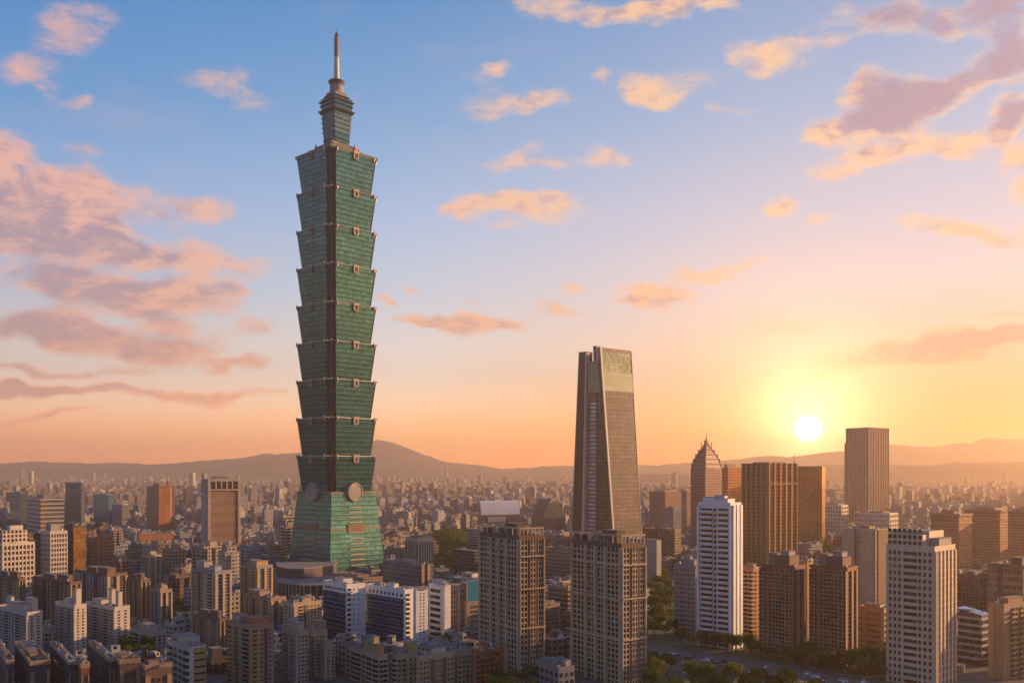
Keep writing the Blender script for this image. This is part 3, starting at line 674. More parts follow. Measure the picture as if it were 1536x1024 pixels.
# ---------------------------------------------------------------- every other building one can tell apart
def W(n=2, **k): return dict(n=n, **k)
T = 'apartment tower'
def resid(name, label, px, ytop, Y, beta, nf, L, R, wall='beige', frame='beige', glass='window_glass', roof='roof_grey', top=1.2, stuff=None, cat=T, yvis=None, group=None, fin=True, ncap=100):
    b = Bld(name, label, cat, px, ytop, Y, beta, wall, roof, group, yvis, ncap=ncap)
    if L: b.dress('L', L, nf, top=top, frame=frame, glass=glass)
    if R: b.dress('R', R, nf, top=top, frame=frame, glass=glass)
    if stuff: b.roofstuff(stuff)
    if fin: b.finish()
    return b
def slabblock(name, label, px, ytop, Y, beta, wall, stuff=None, cat='office building', roof='roof_grey', group=None, yvis=None, parapet=0.9):
    b = Bld(name, label, cat, px, ytop, Y, beta, wall, roof, group, yvis, parapet)
    if stuff: b.roofstuff(stuff)
    b.clutter()
    return b
SH = 'stair_head'; TK = 'water_tank'; LM = 'lift_machine_room'
# --- two big brown towers in the middle foreground
gr = W(3, fw=.66, fh=.6, dp=.45, bk=.7)
def brown_tower(label, px, ytop, Y, beta, nf, seed):
    b = Bld('apartment_tower', label, T, px, ytop, Y, beta, 'brown_wall', 'roof_brown')
    b.dress('L', [(.3,'pil',dict(d=1.0)),(2.2,'grid',W(3,fw=.78,fh=.68,dp=.5)),(.35,'pil',dict(d=1.3)),(1.5,'grid',W(2,fw=.78,fh=.68,dp=.3)),(.35,'pil',dict(d=1.3)),(1.5,'grid',W(2,fw=.78,fh=.68,dp=.3)),(.35,'pil',dict(d=1.3)),(2.4,'grid',W(3,fw=.78,fh=.68,dp=.5)),(.3,'pil',dict(d=1.0))], nf, frame='warm_beige', glass='window_glass')
    b.dress('R', [(.3,'pil',dict(d=1.0)),(2.0,'grid',W(2,fw=.76,fh=.66,dp=.5)),(.7,'dark',dict(mat='red_brown')),(1.7,'grid',W(2,fw=.64,fh=.62,dp=.8)),(.7,'dark',dict(mat='red_brown')),(1.6,'grid',W(2,fw=.72,fh=.66,dp=.5)),(.3,'pil',dict(d=1.0))], nf, frame='warm_beige')
    # belt courses
    for fz in (0.33, 0.62, 0.86):
        mb = MB(); z = b.H*fz
        b.fb(mb, 'L', 0, b.b, z-.35, z+.35, 0.9, 1.45); b.fb(mb, 'R', 0, b.a, z-.35, z+.35, 0.82, 1.4); mb.build('belt_course', ['warm_beige'], b.root)
    # open framed crown: posts and beams over the roof
    fr = MB(); h = 4.2; n = 6
    for side, Lg in (('L', b.b), ('R', b.a)):
        for i in range(n+1):
            c = 0.3+(Lg-1.0)*i/n; b.fb(fr, side, c, c+.45, b.H+.9, b.H+h, -.6, -.1)
        b.fb(fr, side, 0, Lg, b.H+h+.003, b.H+h+.6, -.8, .1 if side == 'L' else .098)
    fr.build('crown_frame', ['warm_beige'], b.root)
    b.roofstuff([(LM, .25, .6, .2, .5, 6.2, 'brown_wall'), (SH, .55, .85, .55, .85, 4.4, 'tan_wall'), (TK, .2, .35, .65, .8, 2.2, 'steel'), (LM, .1, .4, .82, .95, 3.4, 'dark_wall')])
    b.finish(); return b
brown_tower('tall brown gridded apartment tower with framed crown left of the tapered bronze tower', (720,779,816), 806, 463, 32, 24, 1)
brown_tower('tallest brown gridded apartment tower standing before the tapered bronze tower\'s foot', (858,932,968), 818, 434, 34, 26, 2)
# --- blue glass and white office row
def bluewhite(label, px, ytop, Y, beta, white_right, nf=11, logo=False):
    b = Bld('office_building', label, 'office building', px, ytop, Y, beta, 'white_paint', 'roof_grey', 'blue glass office row')
    mb = MB(); s0 = 1.2; b.fb(mb, 'L', s0, b.b-.8, 0, b.H-4.6, 0.003, 0.5); g = mb.build('glass_front', ['navy_glass'], b.root)
    for k in range(11):
        z = (b.H-4.6)*(k+1)/11.5; q = MB(); b.fb(q, 'L', s0, b.b-.8, z-.12, z+.12, .503, .8); q.build('floor_line', ['blue_line'], g)
    for k in range(9):
        c = s0+(b.b-2-s0)*(k+.5)/9; q = MB(); b.fb(q, 'L', c-.9, c+.9, b.H-3.6, b.H-1.8, .003, .06); q.build('window', ['window_glass'], b.root)
    q = MB(); b.fb(q, 'L', 0, b.b, b.H-4.5, b.H-4.1, .003, .9); q.build('canopy', ['white_paint'], b.root)
    b.dress('R', white_right, nf, frame='white_paint')
    b.roofstuff([(LM,.2,.7,.3,.5,3.2,'white_paint'),(SH,.3,.8,.7,.85,2.6,'concrete'),(TK,.2,.5,.55,.66,1.5)])
    b.finish(); return b
bluewhite('blue glass office with wide white side wall, leftmost of the blue glass row', (485,520,548), 878, 545, 40, [(1.3,'balc',dict(d=.9,mat='white_paint')),(2.4,'win',W(2,fw=.22,fh=.34)),(1.2,'plain')])
bluewhite('long blue glass office with white frame, middle of the blue glass row', (549,607,620), 886, 538, 44, [(1.4,'balc',dict(d=.9,mat='white_paint')),(.7,'plain')])
resid('office_building', 'narrow white slab with two columns of tiny windows right of the blue glass offices', (621,624,642), 885, 530, 38, 17, None, [(1,'plain'),(1.2,'win',W(1,fw=.4,fh=.4)),(1.2,'win',W(1,fw=.4,fh=.4)),(.9,'plain')], 'white_paint', 'white_paint', cat='office building', stuff=[(SH,.1,.9,.1,.9,1.8,'concrete')])
resid('office_building', 'white office block with dark ribbon windows above dark trees', (643,668,676), 880, 556, 40, 8, [(.3,'pil',dict(d=.5)),(1.0,'plain'),(3,'ribbon',dict(fh=.55,lip=.35)),(.4,'plain')], [(1,'plain')], 'white_paint', 'white_paint', cat='office building', stuff=[(LM,.1,.9,.2,.8,3.4,'grey_blue'),(TK,.3,.6,.82,.95,1.5)])
resid('office_building', 'beige ribbed office block between the white office and the teal panel', (668,672,704), 882, 572, 36, 9, None, [(.5,'pil',dict(d=1.0)),(1.4,'grid',W(2,fw=.5,fh=.6)),(.5,'dark',dict(mat='tan_wall')),(.5,'pil',dict(d=1.0)),(1.8,'grid',W(3,fw=.5,fh=.55)),(.5,'pil',dict(d=1.0))], 'beige', 'pale_stone', cat='office building', stuff=[(LM,.1,.5,.1,.6,2.4,'concrete'),(SH,.6,.9,.3,.6,1.8,'concrete'),(TK,.2,.35,.7,.85,1.5)])
bt = resid('office_building', 'low beige office block carrying a large teal panel beside the brown tower', (688,700,726), 904, 576, 30, 6, [(1,'plain')], [(1,'plain'),(4,'win',W(6,fw=.6,fh=.5))], 'beige', 'pale_stone', cat='office building', fin=False)
mb = MB(); mb.box(.6, 10.5, .2, .6, bt.H+.1, bt.H+13.2, 0, 0, True); mb.build('teal_panel', ['teal_panel'], bt.root)
mb = MB(); mb.box(0.1, .58, .15, .7, bt.H+.1, bt.H+13.8, 0, 0, True); mb.box(10.52, 11.0, .15, .7, bt.H+.1, bt.H+13.8, 0, 0, True); mb.box(.583, 10.517, .15, .7, bt.H+13.3, bt.H+13.9, 0, 0, True); mb.box(1, 10, 1, 9, bt.H+.1, bt.H+12, 0, 0, True)
mb.build('panel_frame', ['pale_stone'], bt.root); bt.finish()
# --- foreground apartment rows, bottom centre
resid('apartment_block', 'beige corner apartment block with wraparound balconies and boxy penthouse, bottom centre', (520,568,582), 985, 430, 36, 6,
 [(3,'balc',dict(n=2,d=1.3,mat='pale_stone')),(1.2,'win',W(1)),(2.6,'balc',dict(n=1,d=1.0,mat='pale_stone')),(1,'win',W(1))], [(1,'balc',dict(d=1.2,mat='pale_stone'))], 'beige', 'pale_stone', cat='apartment block',
 stuff=[('penthouse',.1,.9,.08,.5,5.0,'ochre'),(LM,.2,.8,.2,.4,8.2,'beige'),(SH,.2,.7,.6,.85,3.0,'concrete'),(TK,.5,.8,.86,.96,1.6)])
resid('apartment_block', 'beige apartment block with white balcony column and ochre roof shed, bottom centre', (584,596,628), 984, 432, 36, 6,
 [(1,'balc',dict(d=1.3,mat='white_tile')),(.4,'plain')], [(1,'win',W(1,fw=.55)),(1.2,'win',W(1,fw=.7)),(.4,'plain'),(1.2,'win',W(1,fw=.4)),(1.2,'win',W(1,fw=.5))], 'beige', 'beige', cat='apartment block',
 stuff=[('penthouse',.55,.98,.1,.7,5.4,'ochre'),(SH,.1,.4,.2,.8,3.2,'concrete'),(TK,.42,.5,.3,.6,1.6)])
resid('apartment_block', 'long beige apartment row with cluttered flat roof and brown recesses, bottom centre', (624,629,707), 987, 424, 38, 6, None,
 [(2,'win',W(3,fw=.5)),(1.0,'dark',dict(mat='brown_wall')),(1.2,'win',W(2,fw=.45)),(.9,'dark',dict(mat='brown_wall')),(1.4,'win',W(2,fw=.45)),(.8,'dark',dict(mat='brown_wall')),(2.2,'win',W(3,fw=.5)),(.4,'pil',dict(d=.5))], 'beige', 'pale_stone', cat='apartment block',
 stuff=[('penthouse',.28,.52,.3,.9,3.4,'white_tile'),(SH,.6,.7,.2,.7,2.6,'concrete'),(TK,.1,.16,.3,.8,1.5),(TK,.78,.84,.3,.7,1.5),(SH,.86,.95,.3,.9,2.2,'sheet_metal')])
resid('apartment_block', 'dark brown apartment row with balconies at the brown tower\'s foot', (708,711,757), 977, 432, 40, 6, None,
 [(.3,'pil',dict(d=.6)),(2,'balc',dict(n=2,d=.9,mat='red_brown')),(1,'win',W(1)),(2,'balc',dict(n=2,d=.9,mat='red_brown')),(1,'win',W(1)),(.3,'pil',dict(d=.6))], 'red_brown', 'orange_brick', roof='roof_red', cat='apartment block',
 stuff=[(SH,.2,.4,.3,.8,2.6,'orange_brick'),(TK,.55,.63,.3,.6,1.5)])
# --- bottom left foreground: low dark buildings with cluttered roofs
fg = [((-14,10,21),994,372,'dark_wall','dark warehouse with tan roof edge at the bottom left corner','tan_wall'),((22,46,75),996,368,'dark_wall','dark low building with ochre parapet, second from the bottom left corner','ochre'),
 ((76,104,111),994,366,'dark_wall','black-walled low building with a thin pale roof edge, bottom left','pale_stone'),((112,122,134),1000,360,'red_brown','small red-brown building squeezed between black low buildings, bottom left','tan_wall'),
 ((133,164,172),990,370,'dark_wall','dark low building with a pale blue shed on its roof, bottom left','ochre'),((169,180,210),994,366,'brown_wall','brown ribbed low building with rounded ochre roof edge, bottom left','ochre'),((213,218,258),1002,360,'brown_wall','long brown low building with tan parapet below the white terraced block','tan_wall')]
for i, (px, yt, Y, wl, lb, cop) in enumerate(fg):
    b = Bld('low_building', lb, 'low building', px, yt, Y, 34, wl, 'roof_brown', None, None, 0.0)
    q = MB(); t_ = 0.35; q.box(-.25, b.a+.25, -.25, t_, b.H-.5, b.H+1.3, 0, 0, True); q.box(-.25, b.a+.25, b.b-t_, b.b+.25, b.H-.5, b.H+1.3, 0, 0, True); q.box(-.25, t_, t_+.003, b.b-t_-.003, b.H-.5, b.H+1.3, 0, 0, True); q.box(b.a-t_, b.a+.25, t_+.003, b.b-t_-.003, b.H-.5, b.H+1.3, 0, 0, True)
    q.build('parapet', [cop], b.root)
    b.dress('L', [(1,'win',W(3,fw=.6,fh=.4)),(.3,'pil',dict(d=.4)),(1,'win',W(3,fw=.6,fh=.4)),(.3,'pil',dict(d=.4))], 5, top=3, frame='brown_wall')
    b.dress('R', [(.3,'pil',dict(d=.4)),(1,'win',W(3,fw=.6,fh=.4)),(.3,'pil',dict(d=.4))], 5, top=3, frame='tan_wall')
    b.roofstuff([(SH,.15,.55,.2,.45,2.6,'blue_roof' if i == 4 else cop),(TK,.6,.8,.55,.7,1.5),('roof_shed',.1,.8,.6,.85,2.0,'sheet_metal' if i % 2 else 'roof_red')])
    b.finish()
# --- three pale apartment towers, lower left
pale = lambda n: [(.25,'pil',dict(d=.5)),(1.5,'grid',W(2,fw=.6,fh=.5,dp=.4)),(1.2,'balc',dict(d=1.0,mat='grey_blue')),(1.5,'grid',W(2,fw=.6,fh=.5,dp=.3)),(1.2,'balc',dict(d=1.0,mat='grey_blue')),(1.6,'grid',W(2,fw=.6,fh=.5,dp=.4)),(.3,'plain')]
pr = [(.6,'plain'),(1.1,'win',W(1,fw=.62,fh=.5)),(.7,'plain'),(1.1,'win',W(1,fw=.62,fh=.5)),(.7,'plain')]
rs1 = [('penthouse',.1,.6,.15,.55,4.4),(LM,.55,.9,.1,.3,7.0),(LM,.2,.4,.6,.75,6.6),(TK,.6,.8,.6,.75,1.8)]
resid('apartment_tower', 'pale grey apartment tower nearest the left edge of the photo, lower row', (-6,41,64), 920, 492, 50, 15, pale(0), pr, 'white_tile', 'pale_stone', stuff=rs1)
resid('apartment_tower', 'pale grey apartment tower with tall roof slab, middle of the lower left row', (83,112,130), 909, 500, 50, 16, pale(0), pr, 'white_tile', 'pale_stone', stuff=[(LM,.3,.7,.1,.25,9.0),('penthouse',.1,.6,.3,.6,3.0),(TK,.5,.8,.7,.85,1.8)])
resid('apartment_tower', 'pale grey apartment tower with two roof pylons, right of the lower left row', (128,172,195), 912, 514, 50, 14, pale(0), pr, 'white_tile', 'pale_stone', stuff=[(LM,.35,.6,.05,.15,8.6),(LM,.4,.65,.3,.4,9.4),('penthouse',.1,.7,.5,.8,3.0),(TK,.7,.9,.6,.7,1.8)])
# --- middle left row
mid = [(.3,'pil',dict(d=.8)),(1.2,'grid',W(2,fw=.55,fh=.6,dp=.3)),(.8,'dark',dict(mat='dark_wall')),(1.3,'grid',W(2,fw=.55,fh=.6,dp=.5)),(.8,'dark',dict(mat='dark_wall')),(1.2,'grid',W(2,fw=.55,fh=.6,dp=.3)),(.3,'pil',dict(d=.8))]
mr_ = [(.5,'pil',dict(d=.8)),(1.0,'win',W(1,fw=.6,fh=.55)),(.5,'pil',dict(d=1.0)),(1.0,'win',W(1,fw=.6,fh=.55)),(.4,'pil',dict(d=.6))]
rs2 = [(SH,.2,.6,.1,.4,4.0),(LM,.3,.8,.5,.8,3.0),(TK,.6,.85,.2,.35,1.8)]
for lb, px, yt, Y, nf, wl, fr in [
 ('dark glass-fronted tower with one bright blank side strip at the left edge', (-10,28,38), 868, 600, 13, 'brown_wall', 'ochre'),
 ('wide brown apartment tower with bright pilasters behind the middle pale tower', (50,105,122), 874, 590, 13, 'brown_wall', 'tan_wall'),
 ('brown apartment tower with three sunlit pilasters behind the right pale tower', (112,160,191), 862, 640, 15, 'brown_wall', 'pale_stone'),
 ('dark brown tower with one small sunlit top corner, left of centre', (190,211,225), 870, 620, 14, 'brown_wall', 'ochre'),
 ('slim beige tower with ribbed right side near the courtyard lawn', (225,240,258), 886, 604, 13, 'tan_wall', 'pale_stone'),
 ('sunlit cream slim tower below the orange podium', (213,223,242), 834, 760, 17, 'beige', 'pale_stone')]:
    resid('apartment_tower', lb, px, yt, Y, 50, nf, mid, mr_, wl, fr, stuff=rs2)
resid('apartment_block', 'low pinkish apartment block behind the round tree, lower left', (195,221,250), 950, 500, 44, 6, [(1,'win',W(3)),(1,'balc',dict(mat='beige'))], [(1,'plain'),(3,'win',W(3,fw=.5))], 'pale_stone', 'pale_stone', cat='apartment block', stuff=[('penthouse',.1,.6,.1,.5,4.0),(SH,.6,.9,.6,.9,3.0,'tan_wall')])
resid('apartment_block', 'white terraced apartment block with ochre blank gable at the bottom', (250,284,309), 972, 425, 40, 6, [(1,'balc',dict(mat='white_tile')),(1.4,'win',W(2)),(1,'balc',dict(mat='white_tile'))], [(1,'plain'),(2.5,'ribbon',dict(fh=.3,lip=.5))], 'white_tile', 'ochre', cat='apartment block', stuff=[('penthouse',.1,.9,.2,.6,4.4,'white_tile'),(SH,.2,.7,.65,.9,2.8,'concrete'),(TK,.3,.5,.1,.18,1.6)])
# --- centre-left towers
ca = [(.3,'pil',dict(d=1)),(1.2,'balc',dict(d=1.1,mat='beige')),(.5,'pil',dict(d=1.2)),(1.2,'grid',W(2,fw=.6,fh=.6,dp=.3)),(.7,'dark'),(1.2,'grid',W(2,fw=.6,fh=.6,dp=.3)),(.3,'pil',dict(d=1))]
resid('apartment_tower', 'tall thin grey-beige residential tower left of the green tower, with blue-green bay', (288,322,347), 858, 560, 46, 19, ca, mr_, 'grey_wall', 'beige', stuff=[(LM,.1,.5,.05,.3,3.4,'grey_blue'),(LM,.2,.7,.6,.95,5.0,'pale_stone'),(TK,.6,.8,.35,.5,1.8)])
resid('apartment_tower', 'dark-recessed brown apartment tower in front of the thin grey-beige tower', (289,329,342), 929, 505, 44, 15, ca, mr_, 'brown_wall', 'tan_wall', stuff=rs2)
resid('apartment_tower', 'sunlit ochre and grey apartment tower left of the dark mall band', (362,385,409), 850, 642, 48, 19, ca, mr_, 'grey_wall', 'ochre', stuff=[('penthouse',.1,.8,.1,.6,3.6,'ochre'),(LM,.3,.6,.6,.9,4.0,'tan_wall')])
resid('apartment_tower', 'stepped beige apartment tower just below the mall podium', (368,406,429), 898, 580, 46, 13, ca, mr_, 'tan_wall', 'beige', stuff=[('penthouse',.1,.8,.5,.95,3.4),(TK,.3,.5,.2,.3,1.8)])
resid('apartment_tower', 'orange-brown apartment tower with balcony columns and rust roof, bottom left of centre', (341,378,411), 940, 430, 46, 13,
 [(.3,'pil',dict(d=.9)),(1.6,'balc',dict(d=1.1,n=1,mat='grey_wall')),(.4,'pil',dict(d=1)),(1.2,'win',W(2,fw=.6)),(.4,'pil',dict(d=1)),(1.3,'balc',dict(d=1,mat='tan_wall'))],
 [(1.0,'balc',dict(d=.8,mat='ochre')),(.5,'pil',dict(d=.8)),(1.0,'win',W(1,fw=.5,fh=.4)),(.8,'dark'),(.9,'win',W(1,fw=.5,fh=.4)),(.4,'plain')], 'tan_wall', 'ochre', roof='roof_red', stuff=[('penthouse',.2,.9,.1,.5,3.2,'orange_brick'),(SH,.1,.5,.6,.9,3.8,'sheet_metal'),(TK,.6,.8,.6,.75,1.6)])
dm = [(.4,'pil',dict(d=.7)),(1.4,'win',W(2,fw=.6)),(.5,'plain'),(1.4,'win',W(2,fw=.6)),(.4,'plain')]
resid('apartment_tower', 'beige apartment tower with blank end strip right of the stepped tower', (424,440,483), 906, 520, 44, 14, dm, [(.7,'pil',dict(d=1)),(.9,'balc',dict(mat='beige')),(.6,'dark'),(2.4,'win',W(4,fw=.45,fh=.45)),(.3,'plain')], 'beige', 'beige', stuff=[(SH,.4,.7,.2,.8,2.6),(TK,.8,.9,.3,.6,1.6)])
resid('apartment_tower', 'pale beige gridded apartment tower with boxy penthouse, bottom, left of the blue glass row', (422,446,462), 949, 440, 42, 12, dm, [(1,'win',W(3,fw=.55)),], 'pale_stone', 'pale_stone', stuff=[('penthouse',.1,.8,.1,.8,4.4,'beige')])
resid('apartment_tower', 'beige slab of apartments behind a dark vertical gap, bottom, left of the blue glass row', (463,467,491), 950, 452, 40, 12, None, [(.4,'dark'),(2.4,'win',W(4,fw=.5)),(.3,'plain')], 'beige', 'beige', stuff=[('penthouse',.3,.95,.1,.8,5.6,'tan_wall'),(TK,.1,.25,.3,.6,1.6)])
resid('apartment_block', 'low beige stepped apartment wing ending below the leftmost blue glass office', (480,489,503), 970, 448, 40, 9, dm, [(1,'win',W(2,fw=.5))], 'beige', 'pale_stone', cat='apartment block', stuff=[(SH,.2,.7,.2,.7,2.6)])
resid('low_building', 'grey flat-roofed sheds between the two brown towers', (803,838,862), 1003, 418, 30, 3, [(1,'win',W(5))], [(1,'win',W(3))], 'grey_wall', 'grey_wall', cat='low building', stuff=[('roof_shed',.1,.5,.3,.8,2.4,'sheet_metal'),(SH,.6,.9,.1,.5,3.0,'white_tile'),(TK,.6,.8,.6,.75,1.4)])
resid('apartment_block', 'beige low block with small windows touching the left brown tower', (806,813,840), 908, 562, 36, 8, None, [(1,'plain'),(4,'win',W(5,fw=.55)),(.4,'plain')], 'tan_wall', 'beige', cat='apartment block', stuff=[(SH,.2,.5,.2,.8,2.4)])
slabblock('office_building', 'dark layered office with pale floor lines between the two brown towers', (822,852,860), 882, 640, 42, 'f_ribbon_brown', [(LM,.2,.7,.3,.6,3.0)])
slabblock('office_building', 'plain brown glass block behind the gap between the two brown towers', (815,848,864), 824, 850, 42, 'f_fine', [(LM,.2,.7,.3,.6,2.0)])
# --- left distance offices
slabblock('office_building', 'dark windowless-looking office slab in the left distance', (8,31,40), 740, 1500, 40, 'slate_glass', [(LM,.2,.7,.2,.7,3.0,'grey_wall')])
b = slabblock('office_building', 'white-banded dark glass office with a gold sunlit corner, left distance', (33,60,96), 748, 1380, 40, 'slate_glass', [(LM,.3,.8,.3,.8,5.0,'grey_wall')])
for k in range(11):
    mb = MB(); z = b.H-2-k*6.4; b.fb(mb, 'L', -.2, b.b, z, z+1.9, .003, 1.6); b.fb(mb, 'R', 0, b.a, z, z+1.9, .003, 1.6); mb.build('floor_band', ['white_tile'], b.root)
mb = MB(); b.fb(mb, 'R', .5, 8.5, 4, b.H-1, .01, 1.3); mb.build('gold_reflection', ['amber_glow_glass'], b.root)  # added amber slab painting the gold reflection on this corner
slabblock('office_tower', 'slim grey glass office tower with a crown ledge, left distance', (98,122,127), 725, 1450, 48, 'slate_glass', [('crown_ledge',-.04,1.04,-.04,1.04,1.6,'pale_stone')], cat='office tower')
slabblock('office_building', 'teal glass office block in the left distance', (139,163,171), 743, 1700, 44, 'teal_glass', [(LM,.2,.7,.2,.7,3.0,'grey_blue')])
slabblock('office_building', 'grey office block with a bright white roof edge beside the teal one', (168,183,191), 757, 1600, 44, 'f_grey', [('roof_ledge',-.05,1.05,-.05,1.05,1.5,'white_paint')])
b = slabblock('office_tower', 'orange-brown ribbed office tower with curved right side, left distance', (220,237,262), 730, 1500, 40, 'brown_ribs', [(LM,.2,.7,.2,.7,5.0,'tan_wall'),('chimney',.75,.9,.2,.35,8.5,'orange_brick')], cat='office tower')
mb = MB(); n = 8; pts = []
for i in range(n+1):
    a_ = math.pi*(i/n)*.5; pts.append((b.a*0.72+math.sin(a_)*b.a*0.42, -1.0+(1-math.cos(a_))*b.b*.55))
poly = [(0.6, -1.0)]+pts+[(b.a*1.13, b.b*.85), (0.6, b.b*.85)]
mb.prism(poly, 0, b.H-1.5, 0, 1); mb.build('ribbed_front', ['orange_ribs', 'roof_red'], b.root)
slabblock('low_building', 'long low orange brick podium below the orange-brown tower', (205,209,260), 802, 1250, 36, 'orange_brick', None, 'low building', 'roof_red', parapet=.6)
b = Bld('office_tower', 'broad pinkish office tower with five square openings at its top', 'office tower', (303,311,360), 719, 1217, 38, 'f_fine', 'roof_brown')
mb = MB(); b.fb(mb, 'R', 0, 3.6, 0, b.H+1, .003, 2.2); b.fb(mb, 'R', b.a-3.6, b.a, 0, b.H+1, .003, 2.2); b.fb(mb, 'R', 3.603, b.a-3.603, b.H-2.4, b.H+1, .003, 2.2); b.fb(mb, 'R', 3.603, b.a-3.603, b.H-14.5, b.H-12.6, .003, 2.2)
for k in range(1, 5):
    c = 3.6+(b.a-7.2)*k/5; b.fb(mb, 'R', c-.9, c+.9, b.H-12.597, b.H-2.403, .003, 2.0)
mb.build('front_frame', ['pale_stone'], b.root)
for k in range(5):
    c = 3.6+(b.a-7.2)*(k+.5)/5; w_ = (b.a-7.2)/10-1.0; q = MB(); b.fb(q, 'R', c-w_, c+w_, b.H-12.5, b.H-2.5, .003, .4); q.build('opening', ['brown_glass'], b.root)
for k in range(24):
    z = 8+(b.H-24)*k/24; q = MB(); b.fb(q, 'R', 3.7, b.a-3.7, z, z+1.5, .003, 1.0); q.build('spandrel_band', ['tan_wall'], b.root)
mb = MB(); b.fb(mb, 'L', 0.01, b.b, 0, b.H+1, .003, 1.0); mb.build('side_wall', ['concrete'], b.root)
mb = MB(); mb.loft([(8,6,b.H+.1),(b.a-8,6,b.H+.1),(b.a-8,b.b+4,b.H+.1),(8,b.b+4,b.H+.1)], [(b.a*.4,8,b.H+4.2),(b.a*.6,8,b.H+4.2),(b.a*.6,b.b,b.H+4.2),(b.a*.4,b.b,b.H+4.2)], 0); mb.build('roof_cap', ['roof_brown'], b.root)
slabblock('low_building', 'low orange podium wing at the pinkish tower\'s right foot', (352,362,403), 818, 1230, 38, 'orange_brick', None, 'low building', 'roof_red', parapet=.6)
# --- centre distance
b = resid('office_building', 'small white-columned cube building right of the green tower', (608,628,650), 808, 950, 42, 1, [(.4,'pil',dict(d=.5))]+[q for i in range(5) for q in ((1,'dark',dict(mat='dark_wall')),(.55,'pil',dict(d=.9)))], [(.4,'pil',dict(d=.5))]+[q for i in range(6) for q in ((1,'dark',dict(mat='dark_wall')),(.6,'pil',dict(d=.9)))], 'white_tile', 'white_tile', cat='office building', roof='roof_red', top=3, stuff=[(LM,.15,.6,.2,.8,2.6,'tan_wall')])
b = slabblock('office_building', 'grey glass office with flat roof below the white-columned cube', (574,628,650), 848, 770, 40, 'slate_glass', [(LM,.2,.8,.3,.7,2.4,'grey_wall')])
mb = MB(); b.fb(mb, 'R', 2, 5, 0, b.H+.8, .003, 1.4); b.fb(mb, 'R', 8, 11, 0, b.H+.8, .003, 1.4); mb.build('pilaster', ['tan_wall'], b.root)
slabblock('office_building', 'plain dark brown box building left of the brown tower\'s top', (679,712,722), 827, 880, 40, 'f_dark', [('roof_ledge',-.02,1.02,-.02,1.02,.6,'pale_stone')])
slabblock('office_building', 'pale layered office with ribbon windows behind the brown tower', (700,728,752), 795, 1100, 44, 'f_ribbon', [(LM,.2,.6,.2,.6,3.0,'pale_stone')])
def barrel(name, label, px, yt, yr, Y, beta, wall, roofm, front, axis_x=True, cat='hall'):
    b = Bld(name, label, cat, px, yt, Y, beta, wall, 'roof_grey', parapet=0)
    rise = zat(yr, Y)-b.H; n = 12; mb = MB()
    P = [(0.02+i/n*0.96, math.sin(math.pi*i/n)**.8*rise) for i in range(n+1)]
    for i in range(n):
        (f0, h0), (f1, h1) = P[i], P[i+1]
        if axis_x: A = [(0, f0*b.b, b.H+h0+.1), (b.a, f0*b.b, b.H+h0+.1), (b.a, f1*b.b, b.H+h1+.1), (0, f1*b.b, b.H+h1+.1)]
        else: A = [(f0*b.a, b.b, b.H+h0+.1), (f0*b.a, 0, b.H+h0+.1), (f1*b.a, 0, b.H+h1+.1), (f1*b.a, b.b, b.H+h1+.1)]
        mb.quad(A, 0, [(0, i), (9, i), (9, i+1), (0, i+1)])
    for e in (0, 1):
        if axis_x: pts = [(e*b.a, f*b.b, b.H+h+.1) for f, h in P]
        else: pts = [(f*b.a, e*b.b, b.H+h+.1) for f, h in P]
        mb.quad(pts if not e else pts[::-1], 1, [(p[0 if not axis_x else 1], p[2]) for p in (pts if not e else pts[::-1])])
    mb.build('vault_roof', [roofm, front], b.root); return b
b = barrel('convention_hall', 'wide brown convention hall with a curved bright white roof', (716,722,797), 772, 751, 1650, 24, 'f_ribbon_brown', 'white_paint', 'tan_wall', True)
for k in range(9): q = MB(); c = b.a*(.18+.05*k); b.fb(q, 'R', c, c+2.2, b.H-14, b.H-4, .003, .6); q.build('window_pier', ['white_paint'], b.root)
barrel('arched_hall', 'rounded arch-roofed hall with a golden front beside the convention hall', (797,815,846), 776, 748, 1500, 40, 'f_ribbon_brown', 'roof_brown', 'ochre', False)
# --- right of the bronze tower
slabblock('office_building', 'blank grey-tan box building behind the tallest brown tower', (930,985,992), 811, 820, 44, 'concrete', [('roof_ledge',.0,1.0,.0,1.0,.5,'pale_stone')])
slabblock('office_building', 'tan flat box building right of the bronze tower foot', (966,1012,1022), 795, 1040, 44, 'f_tan', [(LM,.2,.6,.3,.6,2.0)])
slabblock('office_tower', 'grey-brown twin-stepped office tower between bronze tower and crowned tower', (974,998,1024), 738, 1500, 36, 'brown_ribs', [(LM,.1,.5,.2,.6,3.0),(LM,.6,.9,.3,.8,4.0)], cat='office tower')
slabblock('office_tower', 'lower grey office tower in front of the grey-brown twin-stepped one', (994,1010,1022), 762, 1380, 36, 'f_grey', [(LM,.2,.6,.3,.6,2.0)], cat='office tower')
slabblock('office_tower', 'thin plain tower touching the left side of the crowned tower', (1022,1030,1038), 737, 1450, 36, 'f_rose', None, cat='office tower')
